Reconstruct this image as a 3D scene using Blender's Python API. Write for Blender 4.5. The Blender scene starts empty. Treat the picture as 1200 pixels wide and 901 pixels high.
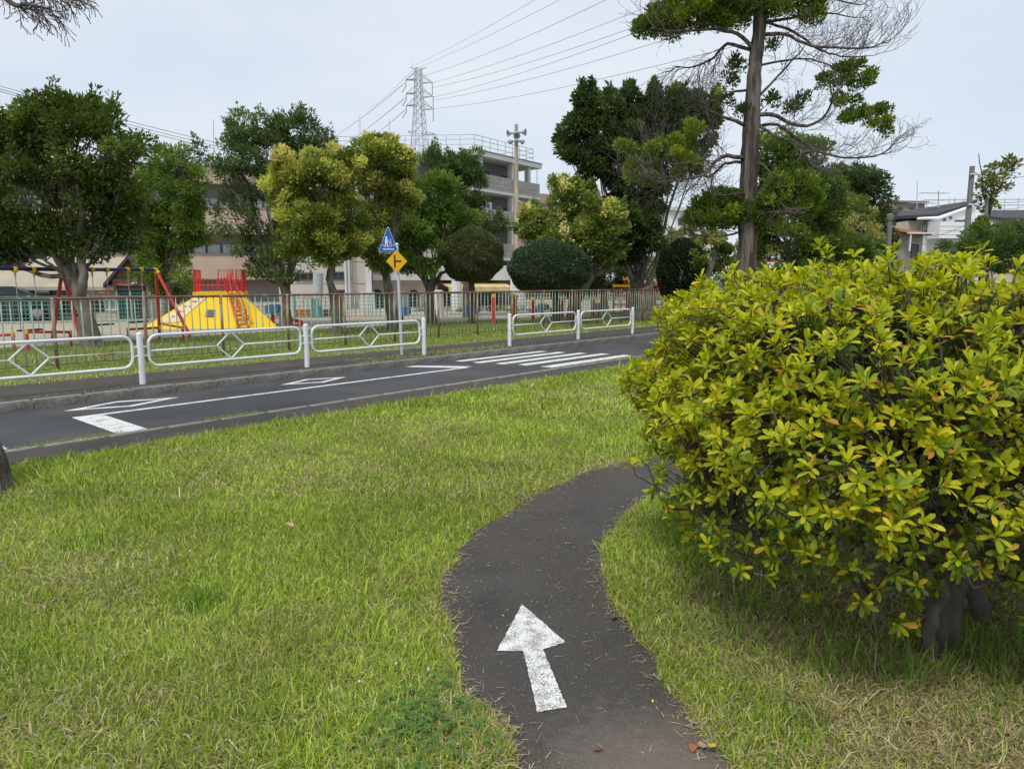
import bpy, math, random
import numpy as np
from mathutils import Vector

random.seed(7)
rng = np.random.default_rng(7)
S = bpy.context.scene
COL = S.collection
PI = math.pi

# ------------------------------------------------------------------ camera, sky, sun, exposure
EYE = 1.6
FPX = 830.0
PITCH = math.radians(8.25)
cam = bpy.data.cameras.new("camera")
cam.sensor_width = 36.0
cam.lens = FPX / 1200.0 * 36.0
cam.clip_start = 0.05
cam.clip_end = 3000
cam_o = bpy.data.objects.new("camera", cam)
cam_o.location = (0, 0, EYE)
cam_o.rotation_euler = (PI / 2 - PITCH, 0, 0)
COL.objects.link(cam_o)
S.camera = cam_o

SUN_EL, SUN_AZ = math.radians(58), math.radians(205)      # azimuth clockwise from +Y
world = bpy.data.worlds.new("World")
S.world = world
world.use_nodes = True
wn, wl = world.node_tree.nodes, world.node_tree.links
wn.clear()
w_out = wn.new("ShaderNodeOutputWorld")
w_bg = wn.new("ShaderNodeBackground")
w_bg.inputs["Strength"].default_value = 0.1
sky = wn.new("ShaderNodeTexSky")
sky.sky_type = 'NISHITA'
sky.sun_disc = False
sky.sun_elevation = SUN_EL
sky.sun_rotation = SUN_AZ
sky.air_density = 1.0
sky.dust_density = 2.0
w_tc = wn.new("ShaderNodeTexCoord")
w_map = wn.new("ShaderNodeMapping")
w_map.inputs["Scale"].default_value = (1.0, 1.0, 2.6)
w_no = wn.new("ShaderNodeTexNoise")
w_no.inputs["Scale"].default_value = 2.4
w_no.inputs["Detail"].default_value = 5
w_no.inputs["Roughness"].default_value = 0.5
w_cr = wn.new("ShaderNodeValToRGB")
w_cr.color_ramp.elements[0].position = 0.32
w_cr.color_ramp.elements[0].color = (6.35, 7.25, 8.35, 1)
w_cr.color_ramp.elements[1].position = 0.70
w_cr.color_ramp.elements[1].color = (7.9, 8.4, 8.95, 1)
w_mix = wn.new("ShaderNodeMixRGB")
w_mix.inputs["Fac"].default_value = 0.88
wl.new(w_tc.outputs["Generated"], w_map.inputs["Vector"])
wl.new(w_map.outputs["Vector"], w_no.inputs["Vector"])
wl.new(w_no.outputs["Fac"], w_cr.inputs["Fac"])
wl.new(sky.outputs["Color"], w_mix.inputs["Color1"])
wl.new(w_cr.outputs["Color"], w_mix.inputs["Color2"])
wl.new(w_mix.outputs["Color"], w_bg.inputs["Color"])
wl.new(w_bg.outputs["Background"], w_out.inputs["Surface"])

sun = bpy.data.lights.new("sun", 'SUN')
sun.energy = 2.0
sun.angle = math.radians(14)
sun.color = (1.0, 0.955, 0.88)
sun_o = bpy.data.objects.new("sun", sun)
sd = Vector((math.sin(SUN_AZ) * math.cos(SUN_EL), math.cos(SUN_AZ) * math.cos(SUN_EL), math.sin(SUN_EL)))
sun_o.rotation_euler = (-sd).to_track_quat('-Z', 'Y').to_euler()
COL.objects.link(sun_o)

S.view_settings.view_transform = 'Standard'
S.view_settings.look = 'None'
S.view_settings.exposure = 0.16
S.view_settings.gamma = 1.0
S.render.engine = 'CYCLES'
S.cycles.use_denoising = True
S.cycles.max_bounces = 6
S.cycles.transparent_max_bounces = 4
S.cycles.transmission_bounces = 4

# ------------------------------------------------------------------ projection helpers (photo survey -> places in metres)
CP, SP = math.cos(PITCH), math.sin(PITCH)


def ray(px, py):
    x, v = (px - 600) / FPX, -(py - 450.5) / FPX
    return (x, CP + v * SP, -SP + v * CP)


def at(px, py, D):
    d = ray(px, py)
    t = D / d[1]
    return Vector((d[0] * t, D, EYE + d[2] * t))


def gnd(px, py, z=0.0):
    d = ray(px, py)
    t = (z - EYE) / d[2]
    return Vector((d[0] * t, d[1] * t, z))


def project(p):
    p = np.asarray(p)
    z = p[:, 2] - EYE
    d = p[:, 1] * CP - z * SP
    u = p[:, 1] * SP + z * CP
    d = np.where(np.abs(d) < 1e-6, 1e-6, d)
    return 600 + FPX * p[:, 0] / d, 450.5 - FPX * u / d, d


RU, RV = (0.657, 0.754), (-0.754, 0.657)      # along the road, across it


def R(u, v, z=0.0):
    return Vector((RU[0] * u + RV[0] * v, RU[1] * u + RV[1] * v, z))


# ------------------------------------------------------------------ materials
MATS = {}


def mat(name, col, rough=0.8, var=0.15, scale=6.0, col2=None, mix=(0.45, 0.62), bump=0.0, bscale=40.0,
        metal=0.0, speck=None, spscale=200.0, sp_amt=0.5, spec=0.3, detail=6.0, stretch=None):
    if name in MATS:
        return MATS[name]
    m = bpy.data.materials.new(name)
    m.use_nodes = True
    n, l = m.node_tree.nodes, m.node_tree.links
    b = n["Principled BSDF"]
    b.inputs["Roughness"].default_value = rough
    b.inputs["Metallic"].default_value = metal
    b.inputs["Specular IOR Level"].default_value = spec
    tc = n.new("ShaderNodeTexCoord")
    vec = tc.outputs["Object"]
    if stretch:
        mp = n.new("ShaderNodeMapping")
        mp.inputs["Scale"].default_value = stretch
        l.new(vec, mp.inputs["Vector"])
        vec = mp.outputs["Vector"]
    no = n.new("ShaderNodeTexNoise")
    no.inputs["Scale"].default_value = scale
    no.inputs["Detail"].default_value = detail
    l.new(vec, no.inputs["Vector"])
    cr = n.new("ShaderNodeValToRGB")
    c = np.array(col)
    lo, hi = c * (1 - var), np.minimum(c * (1 + var), 1)
    cr.color_ramp.elements[0].position = 0.3
    cr.color_ramp.elements[0].color = (*lo, 1)
    cr.color_ramp.elements[1].position = 0.7
    cr.color_ramp.elements[1].color = (*hi, 1)
    l.new(no.outputs["Fac"], cr.inputs["Fac"])
    out = cr.outputs["Color"]
    if col2 is not None:
        n2 = n.new("ShaderNodeTexNoise")
        n2.inputs["Scale"].default_value = scale * 0.6
        n2.inputs["Detail"].default_value = 7
        n2.inputs["Roughness"].default_value = 0.65
        l.new(vec, n2.inputs["Vector"])
        r2 = n.new("ShaderNodeValToRGB")
        r2.color_ramp.elements[0].position = mix[0]
        r2.color_ramp.elements[1].position = mix[1]
        l.new(n2.outputs["Fac"], r2.inputs["Fac"])
        mx = n.new("ShaderNodeMixRGB")
        mx.inputs["Color2"].default_value = (*col2, 1)
        l.new(r2.outputs["Color"], mx.inputs["Fac"])
        l.new(out, mx.inputs["Color1"])
        out = mx.outputs["Color"]
    if speck is not None:
        n3 = n.new("ShaderNodeTexNoise")
        n3.inputs["Scale"].default_value = spscale
        n3.inputs["Detail"].default_value = 2
        l.new(vec, n3.inputs["Vector"])
        r3 = n.new("ShaderNodeValToRGB")
        r3.color_ramp.elements[0].position = 0.56
        r3.color_ramp.elements[0].color = (0, 0, 0, 1)
        r3.color_ramp.elements[1].position = 0.72
        r3.color_ramp.elements[1].color = (sp_amt, sp_amt, sp_amt, 1)
        l.new(n3.outputs["Fac"], r3.inputs["Fac"])
        mx = n.new("ShaderNodeMixRGB")
        mx.inputs["Color2"].default_value = (*speck, 1)
        l.new(r3.outputs["Color"], mx.inputs["Fac"])
        l.new(out, mx.inputs["Color1"])
        out = mx.outputs["Color"]
    l.new(out, b.inputs["Base Color"])
    if bump:
        nb = n.new("ShaderNodeTexNoise")
        nb.inputs["Scale"].default_value = bscale
        nb.inputs["Detail"].default_value = 4
        l.new(vec, nb.inputs["Vector"])
        bp = n.new("ShaderNodeBump")
        bp.inputs["Strength"].default_value = bump
        bp.inputs["Distance"].default_value = 0.02
        l.new(nb.outputs["Fac"], bp.inputs["Height"])
        l.new(bp.outputs["Normal"], b.inputs["Normal"])
    MATS[name] = m
    return m


def leaf_mat(name, transl=0.35, rough=0.5, spec=0.3):
    """colour comes from the leaf's own 'col' attribute"""
    m = bpy.data.materials.new(name)
    m.use_nodes = True
    n, l = m.node_tree.nodes, m.node_tree.links
    b = n["Principled BSDF"]
    b.inputs["Roughness"].default_value = rough
    b.inputs["Specular IOR Level"].default_value = spec
    a = n.new("ShaderNodeAttribute")
    a.attribute_name = "col"
    t = n.new("ShaderNodeBsdfTranslucent")
    hs = n.new("ShaderNodeHueSaturation")
    hs.inputs["Value"].default_value = 1.25
    hs.inputs["Saturation"].default_value = 1.1
    ms = n.new("ShaderNodeMixShader")
    ms.inputs["Fac"].default_value = transl
    l.new(a.outputs["Color"], b.inputs["Base Color"])
    l.new(a.outputs["Color"], hs.inputs["Color"])
    l.new(hs.outputs["Color"], t.inputs["Color"])
    l.new(b.outputs["BSDF"], ms.inputs[1])
    l.new(t.outputs["BSDF"], ms.inputs[2])
    l.new(ms.outputs["Shader"], n["Material Output"].inputs["Surface"])
    return m


LEAF = leaf_mat("leaf", 0.38, 0.45, 0.35)
NEEDLE = leaf_mat("needle", 0.3, 0.6, 0.2)
BLADE = leaf_mat("grass_blade", 0.35, 0.55, 0.25)
AZALEA = leaf_mat("azalea_leaf", 0.36, 0.5, 0.28)


# ------------------------------------------------------------------ mesh builder
class MB:
    def __init__(self):
        self.v, self.f = [], []

    def add(self, vs, fs):
        o = len(self.v)
        self.v += [tuple(p) for p in vs]
        self.f += [tuple(i + o for i in f) for f in fs]
        return self

    def hexa(self, q):      # 4 bottom corners then 4 top corners
        return self.add(q, [(3, 2, 1, 0), (4, 5, 6, 7), (0, 1, 5, 4), (1, 2, 6, 5), (2, 3, 7, 6), (3, 0, 4, 7)])

    def box(self, c, s, rz=0.0):
        ca, sa = math.cos(rz), math.sin(rz)
        q = []
        for z in (-.5, .5):
            for x, y in ((-.5, -.5), (.5, -.5), (.5, .5), (-.5, .5)):
                X, Y = x * s[0], y * s[1]
                q.append((c[0] + X * ca - Y * sa, c[1] + X * sa + Y * ca, c[2] + z * s[2]))
        return self.hexa(q)

    def prism(self, poly, z0, z1):
        n = len(poly)
        vs = [(x, y, z0) for x, y in poly] + [(x, y, z1) for x, y in poly]
        fs = [tuple(range(n - 1, -1, -1)), tuple(range(n, 2 * n))]
        fs += [(i, (i + 1) % n, n + (i + 1) % n, n + i) for i in range(n)]
        return self.add(vs, fs)

    def sheet(self, poly, z):
        return self.add([(x, y, z) for x, y in poly], [tuple(range(len(poly)))])

    def tube(self, pts, r, n=8, cap=True):
        pts = [Vector(p) for p in pts]
        if not hasattr(r, '__len__'):
            r = [r] * len(pts)
        vs, fs = [], []
        ref = None
        for i, p in enumerate(pts):
            if i == 0:
                t = pts[1] - p
            elif i == len(pts) - 1:
                t = p - pts[i - 1]
            else:
                t = (pts[i + 1] - p).normalized() + (p - pts[i - 1]).normalized()
            t = t.normalized() if t.length > 1e-9 else Vector((0, 0, 1))
            if ref is None:
                ref = Vector((1, 0, 0)) if abs(t.x) < 0.8 else Vector((0, 1, 0))
            a = t.cross(ref)
            a = a.normalized() if a.length > 1e-6 else t.orthogonal().normalized()
            b = t.cross(a)
            ref = b.cross(t) * -1 if False else ref
            for k in range(n):
                w = 2 * PI * k / n
                vs.append(p + (a * math.cos(w) + b * math.sin(w)) * r[i])
        for i in range(len(pts) - 1):
            for k in range(n):
                k2 = (k + 1) % n
                fs.append((i * n + k, i * n + k2, (i + 1) * n + k2, (i + 1) * n + k))
        if cap:
            fs.append(tuple(range(n - 1, -1, -1)))
            fs.append(tuple(range((len(pts) - 1) * n, len(pts) * n)))
        return self.add(vs, fs)

    def lathe(self, prof, c, n=16, axis=None):
        """prof: list of (radius, height) turned about the axis through c"""
        ax = Vector(axis or (0, 0, 1)).normalized()
        a = ax.orthogonal().normalized()
        b = ax.cross(a)
        c = Vector(c)
        vs, fs = [], []
        for r, h in prof:
            for k in range(n):
                w = 2 * PI * k / n
                vs.append(c + ax * h + (a * math.cos(w) + b * math.sin(w)) * max(r, 1e-4))
        for i in range(len(prof) - 1):
            for k in range(n):
                k2 = (k + 1) % n
                fs.append((i * n + k, i * n + k2, (i + 1) * n + k2, (i + 1) * n + k))
        fs.append(tuple(range(n - 1, -1, -1)))
        fs.append(tuple(range((len(prof) - 1) * n, len(prof) * n)))
        return self.add(vs, fs)


def wloc(o):
    p = Vector((0, 0, 0))
    while o is not None:
        p += o.location
        o = o.parent
    return p


def link(name, me, parent=None, loc=(0, 0, 0)):
    o = bpy.data.objects.new(name, me)
    COL.objects.link(o)
    o.parent = parent
    o.location = loc
    return o


def raw_mesh(name, verts, faces, m, smooth=False, cols=None):
    """numpy verts (N,3), faces (M,k) or list of tuples"""
    me = bpy.data.meshes.new(name)
    verts = np.asarray(verts, dtype=np.float32)
    if isinstance(faces, list):
        sizes = np.array([len(f) for f in faces], dtype=np.int32)
        loops = np.array([i for f in faces for i in f], dtype=np.int32)
    else:
        sizes = np.full(len(faces), faces.shape[1], dtype=np.int32)
        loops = np.asarray(faces, dtype=np.int32).ravel()
    me.vertices.add(len(verts))
    me.vertices.foreach_set("co", verts.ravel())
    me.loops.add(len(loops))
    me.loops.foreach_set("vertex_index", loops)
    me.polygons.add(len(sizes))
    starts = np.concatenate([[0], np.cumsum(sizes)[:-1]]).astype(np.int32)
    me.polygons.foreach_set("loop_start", starts)
    if cols is not None:
        at_ = me.attributes.new("col", 'FLOAT_COLOR', 'POINT')
        c4 = np.ones((len(verts), 4), dtype=np.float32)
        c4[:, :3] = cols
        at_.data.foreach_set("color", c4.ravel())
    me.update(calc_edges=True)
    if smooth:
        me.polygons.foreach_set("use_smooth", np.ones(len(sizes), dtype=bool))
    me.materials.append(m)
    return me


def build(name, mb, m, parent=None, loc=None, smooth=False, label=None, kind=None):
    """mb is in world coordinates; the object's origin is its parent's (or loc)"""
    if parent is not None:
        base = wloc(parent)
        o_loc = Vector((0, 0, 0))
    else:
        base = Vector(loc) if loc is not None else Vector((0, 0, 0))
        o_loc = base
    v = np.array(mb.v, dtype=np.float32) - np.array(base, dtype=np.float32)
    me = raw_mesh(name, v, mb.f, m, smooth)
    if not smooth:
        me.set_sharp_from_angle(angle=math.radians(38))      # hard edges on boxes, round sides on pipes
    o = link(name, me, parent, o_loc)
    if label:
        o["label"] = label
    if kind:
        o["kind"] = kind
    return o


def build_np(name, v, f, m, cols, parent=None, kind="stuff", smooth=False):
    base = np.array(wloc(parent)) if parent is not None else np.zeros(3)
    o = link(name, raw_mesh(name, v - base, f, m, smooth, cols), parent)
    if kind:
        o["kind"] = kind
    return o


def tag(o, label, cat, group=None):
    o["label"], o["category"] = label, cat
    if group:
        o["group"] = group
    return o


def thing(name, label, cat, loc, group=None):
    o = bpy.data.objects.new(name, None)
    o.empty_display_size = 0.2
    COL.objects.link(o)
    o.location = loc
    return tag(o, label, cat, group)


def structure(o):
    o["kind"] = "structure"
    return o


# ------------------------------------------------------------------ the ground, road, kerbs, pavement, path
m_soil = mat("lawn_soil", (0.15, 0.15, 0.05), 0.95, 0.35, 9.0, col2=(0.25, 0.20, 0.11), mix=(0.42, 0.66), bump=0.6, bscale=90)
m_park = mat("park_grass_base", (0.13, 0.18, 0.045), 0.95, 0.35, 3.0, col2=(0.16, 0.14, 0.06), mix=(0.5, 0.75), bump=0.5, bscale=60)
m_sand = mat("playground_sand", (0.40, 0.35, 0.28), 0.95, 0.12, 1.5, bump=0.3, bscale=30)
m_yard = mat("far_ground", (0.16, 0.15, 0.13), 0.95, 0.2, 0.3)
m_road = mat("road_asphalt", (0.064, 0.066, 0.070), 0.85, 0.24, 0.9, col2=(0.088, 0.085, 0.082), mix=(0.48, 0.66), stretch=(1, 1, 1), speck=(0.22, 0.22, 0.22), spscale=160, sp_amt=0.45, bump=0.35, bscale=220)
m_verge = mat("old_asphalt", (0.074, 0.066, 0.061), 0.9, 0.2, 2.0, col2=(0.10, 0.085, 0.07), mix=(0.5, 0.8), speck=(0.25, 0.23, 0.21), spscale=130, sp_amt=0.6, bump=0.5, bscale=200)
m_path = mat("path_asphalt", (0.094, 0.087, 0.080), 0.9, 0.2, 2.6, col2=(0.105, 0.088, 0.076), mix=(0.45, 0.65), speck=(0.27, 0.255, 0.235), spscale=150, sp_amt=0.6, bump=0.9, bscale=190)
m_kerb = mat("kerb_concrete", (0.25, 0.235, 0.21), 0.9, 0.3, 14, col2=(0.10, 0.09, 0.075), mix=(0.46, 0.68), speck=(0.45, 0.43, 0.4), spscale=120, sp_amt=0.8, bump=0.7, bscale=90)
m_edge = mat("edging_concrete", (0.27, 0.255, 0.225), 0.9, 0.25, 10, col2=(0.12, 0.115, 0.075), mix=(0.5, 0.7), speck=(0.4, 0.38, 0.35), spscale=110, sp_amt=0.6, bump=0.4, bscale=120)

# paint worn through to the asphalt in a broken pattern
def paint_mat(name, wear, scale=70.0, base=(0.78, 0.78, 0.77), under=(0.09, 0.085, 0.082)):
    m = bpy.data.materials.new(name)
    m.use_nodes = True
    n, l = m.node_tree.nodes, m.node_tree.links
    b = n["Principled BSDF"]
    b.inputs["Roughness"].default_value = 0.75
    b.inputs["Specular IOR Level"].default_value = 0.2
    tc = n.new("ShaderNodeTexCoord")
    a = n.new("ShaderNodeTexNoise")
    a.inputs["Scale"].default_value = scale
    a.inputs["Detail"].default_value = 8
    a.inputs["Roughness"].default_value = 0.75
    c = n.new("ShaderNodeTexNoise")
    c.inputs["Scale"].default_value = scale * 0.12
    c.inputs["Detail"].default_value = 3
    ma = n.new("ShaderNodeMath")
    ma.operation = 'MULTIPLY_ADD'
    ma.inputs[1].default_value = 0.35
    l.new(tc.outputs["Object"], a.inputs["Vector"])
    l.new(tc.outputs["Object"], c.inputs["Vector"])
    l.new(c.outputs["Fac"], ma.inputs[0])
    l.new(a.outputs["Fac"], ma.inputs[2])
    r = n.new("ShaderNodeValToRGB")
    r.color_ramp.elements[0].position = wear
    r.color_ramp.elements[0].color = (*under, 1)
    r.color_ramp.elements[1].position = wear + 0.09
    r.color_ramp.elements[1].color = (*base, 1)
    l.new(ma.outputs[0], r.inputs["Fac"])
    l.new(r.outputs["Color"], b.inputs["Base Color"])
    return m


m_paint_road = paint_mat("road_paint", 0.555, 55, base=(0.74, 0.74, 0.72))
m_paint_arrow = paint_mat("path_paint", 0.61, 120, under=(0.26, 0.255, 0.25))

g = structure(build("ground", MB().sheet([(-900, -60), (900, -60), (900, 1800), (-900, 1800)], -0.06), m_yard))
V_LAWN, V_EDGE, V_ROAD, V_KERB, V_WALK, V_PARK = 7.24, 7.86, 7.98, 10.40, 10.58, 12.25
U0, U1 = -14, 46


def strip(v0, v1, z, u0=U0, u1=U1, n=1):
    mb = MB()
    us = np.linspace(u0, u1, n + 1)
    for a, b in zip(us[:-1], us[1:]):
        mb.sheet([R(a, v0).xy, R(b, v0).xy, R(b, v1).xy, R(a, v1).xy], z)
    return mb


lawn = structure(build("lawn", strip(-30, V_LAWN + 0.02, 0.0, -30, U1), m_soil))
structure(build("path_verge", strip(V_LAWN + 0.02, V_EDGE, 0.004), m_verge))
road = structure(build("road", strip(V_ROAD, V_KERB, 0.0), m_road))
walk = structure(build("pavement", strip(V_WALK, V_PARK, 0.10), m_verge))
structure(build("park_ground", strip(V_PARK, 70, 0.096, -40, 70), m_park))

# playground sand beyond the park grass
sandp = [(-30, 6), (-11.7, 16.1), (-9.2, 19.1), (-7.1, 21.8), (-1.3, 27.5), (6.3, 37.3), (20, 55), (-10, 62), (-50, 45), (-50, 6)]
structure(build("playground_sand", MB().sheet(sandp, 0.104), m_sand))

# footpath
PL = [(-0.05, 0.3), (0.0, 2.14), (-0.19, 2.65), (-0.35, 3.43), (-0.34, 3.88), (-0.22, 4.37), (0.0, 4.83), (0.34, 5.42), (0.74, 5.94), (1.12, 6.22), (1.7, 6.42), (2.6, 6.5), (4.2, 6.5)]
PR = [(0.78, 0.3), (0.71, 2.14), (0.65, 2.48), (0.55, 3.08), (0.50, 3.55), (0.52, 4.01), (0.67, 4.45), (0.93, 4.99), (1.28, 5.38), (1.65, 5.52), (2.1, 5.6), (2.8, 5.6), (4.2, 5.6)]


def smooth_line(p, k=6):
    p = np.array(p, float)
    q = np.vstack([2 * p[0] - p[1], p, 2 * p[-1] - p[-2]])
    out = []
    for i in range(1, len(q) - 2):
        for t in np.linspace(0, 1, k, endpoint=False):
            a, b, c, d = q[i - 1], q[i], q[i + 1], q[i + 2]
            out.append(0.5 * (2 * b + (c - a) * t + (2 * a - 5 * b + 4 * c - d) * t * t + (3 * b - a - 3 * c + d) * t ** 3))
    out.append(p[-1])
    return np.array(out)


pl, pr = smooth_line(PL), smooth_line(PR)
for ln in (pl, pr):
    t = np.cumsum(np.hypot(*np.diff(ln, axis=0, prepend=ln[:1]).T))
    ln[:, 0] += .014 * np.sin(t * 7.3 + ln[0, 0]) + .010 * np.sin(t * 17 + 2) + rng.normal(0, .008, len(t))
    ln[:, 1] += .008 * np.sin(t * 13 + 1) + rng.normal(0, .008, len(t))
mb = MB()
for i in range(len(pl) - 1):
    mb.sheet([pl[i], pr[i], pr[i + 1], pl[i + 1]], 0.006)
path = structure(build("path", mb, m_path))
path_poly = np.vstack([pl, pr[::-1]])

# dusty soil washed over the near end of the path (a stain with its own outline)
pm = m_path.node_tree
pn, pk = pm.nodes, pm.links
tc = pn.new("ShaderNodeTexCoord")
mp = pn.new("ShaderNodeMapping")
mp.inputs["Location"].default_value = (-0.50, -2.06, 0)
vl = pn.new("ShaderNodeVectorMath")
vl.operation = 'LENGTH'
nz = pn.new("ShaderNodeTexNoise")
nz.inputs["Scale"].default_value = 14
nz.inputs["Detail"].default_value = 12
nz.inputs["Roughness"].default_value = 0.86
sb = pn.new("ShaderNodeMath")
sb.operation = 'MULTIPLY_ADD'
sb.inputs[1].default_value = -0.95
mr = pn.new("ShaderNodeMapRange")
mr.inputs["From Min"].default_value = 0.06
mr.inputs["From Max"].default_value = -0.34
mr.inputs["To Max"].default_value = 0.85
mx = pn.new("ShaderNodeMixRGB")
mx.inputs["Color2"].default_value = (0.27, 0.225, 0.185, 1)
bs = pn["Principled BSDF"]
src = bs.inputs["Base Color"].links[0].from_socket
pk.new(tc.outputs["Object"], mp.inputs["Vector"])
pk.new(mp.outputs["Vector"], vl.inputs[0])
pk.new(tc.outputs["Object"], nz.inputs["Vector"])
pk.new(nz.outputs["Fac"], sb.inputs[0])
pk.new(vl.outputs["Value"], sb.inputs[2])
pk.new(sb.outputs[0], mr.inputs["Value"])
pk.new(mr.outputs["Result"], mx.inputs["Fac"])
pk.new(src, mx.inputs["Color1"])
pk.new(mx.outputs["Color"], bs.inputs["Base Color"])

# white arrow on the path: a part of the path
arrow = [(-0.065, 2.89), (0.05, 3.34), (0.24, 2.965), (0.135, 2.90), (0.208, 2.475), (0.095, 2.445), (0.05, 2.885)]
ar = []
for (ax0, ay0), (ax1, ay1) in zip(arrow, arrow[1:] + arrow[:1]):
    ns = max(2, int(math.hypot(ax1 - ax0, ay1 - ay0) / .012))
    ar += [(ax0 + (ax1 - ax0) * i / ns + random.uniform(-.0022, .0022), ay0 + (ay1 - ay0) * i / ns + random.uniform(-.0022, .0022)) for i in range(ns)]
arrow = ar
build("painted_arrow", MB().sheet(arrow, 0.010), m_paint_arrow, path, label="worn white arrow pointing along the path")


# road markings: parts of the road
def mark(name, polys, label=None):
    mb = MB()
    for p in polys:
        mb.sheet([R(u, v).xy for u, v in p], 0.004)
    return build(name, mb, m_paint_road, road, label=label)


def rect(u0, u1, v0, v1):
    return [(u0, v0), (u1, v0), (u1, v1), (u0, v1)]


mark("centre_line", [rect(2.80, 9.45, 9.29, 9.385)])
mark("stop_line", [rect(2.80, 3.12, 7.99, 9.288)], "wide stop line at the left end of the centre line")
mark("stop_line", [[(8.72, 10.28), (9.00, 10.28), (9.62, 9.387), (9.28, 9.387)]], "stop line before the zebra crossing")
for uc, du, dv in ((3.59, 0.72, 0.29), (6.50, 0.62, 0.27)):
    vc, w = 9.93, 0.085
    A = [(uc - du, vc), (uc, vc - dv), (uc + du, vc), (uc, vc + dv)]
    k = 0.66
    B = [(uc + (a - uc) * k, vc + (b - vc) * k) for a, b in A]
    mark("painted_diamond", [[A[i], A[(i + 1) % 4], B[(i + 1) % 4], B[i]] for i in range(4)])
for vc, w, a, b in ((10.21, .20, 10.05, 12.85), (9.75, .22, 10.1, 12.95), (9.27, .22, 10.25, 13.1), (8.81, .23, 10.4, 13.3), (8.25, .27, 10.45, 13.35)):
    mark("crossing_stripe", [rect(a, b, vc - w / 2, vc + w / 2)])
for k in range(4):
    mark("crossing_stripe", [rect(-1.2, 1.84 - 0.03 * k, 8.06 + .48 * k, 8.32 + .48 * k)])


# kerbs: rows of separate stones
def stone_mesh(name, L, W, H, m, bev=0.012):
    import bmesh
    bm = bmesh.new()
    bmesh.ops.create_cube(bm, size=1.0)
    for v in bm.verts:
        v.co.x *= L
        v.co.y *= W
        v.co.z = (v.co.z + 0.5) * H
    bmesh.ops.bevel(bm, geom=[e for e in bm.edges if all(v.co.z > H * 0.9 for v in e.verts)], offset=bev, segments=2, affect='EDGES')
    me = bpy.data.meshes.new(name)
    bm.to_mesh(me)
    bm.free()
    me.materials.append(m)
    return me


rz_road = math.atan2(RU[1], RU[0])
kerb = bpy.data.objects.new("kerb", None)
COL.objects.link(kerb)
structure(kerb)
edging = bpy.data.objects.new("road_edging", None)
COL.objects.link(edging)
structure(edging)
me_k = stone_mesh("kerb_stone", 0.590, V_WALK - V_KERB - 0.004, 0.112 + 0.05, m_kerb, 0.018)
me_e = stone_mesh("edging_stone", 0.594, V_ROAD - V_EDGE - 0.004, 0.06, m_edge, 0.008)
for k in range(75):
    u = -3 + 0.6 * k
    o = link("kerb_stone", me_k, kerb, R(u, (V_KERB + V_WALK) / 2, -0.05 + random.uniform(-.003, .004)))
    o.rotation_euler = (random.uniform(-.006, .006), random.uniform(-.004, .004), rz_road + random.uniform(-.006, .006))
    o = link("edging_stone", me_e, edging, R(u, (V_EDGE + V_ROAD) / 2, -0.046 + random.uniform(-.002, .003)))
    o.rotation_euler = (0, 0, rz_road + random.uniform(-.006, .006))
build("kerb_bed", strip(V_KERB + 0.002, V_WALK - 0.002, 0.02), m_soil, kerb)

# ------------------------------------------------------------------ guard rails
m_white = mat("white_enamel", (0.78, 0.79, 0.80), 0.45, 0.06, 4.0, col2=(0.60, 0.58, 0.54), mix=(0.58, 0.80), spec=0.4)
m_galv = mat("galvanised_steel", (0.50, 0.54, 0.58), 0.5, 0.1, 6.0)
m_rustscrape = mat("rust_scrape", (0.62, 0.56, 0.50), 0.6, 0.15, 8.0, col2=(0.40, 0.24, 0.12), mix=(0.45, 0.60), stretch=(0.6, 0.6, 6))
V_GR = 10.95
Z_W = 0.10


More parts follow.
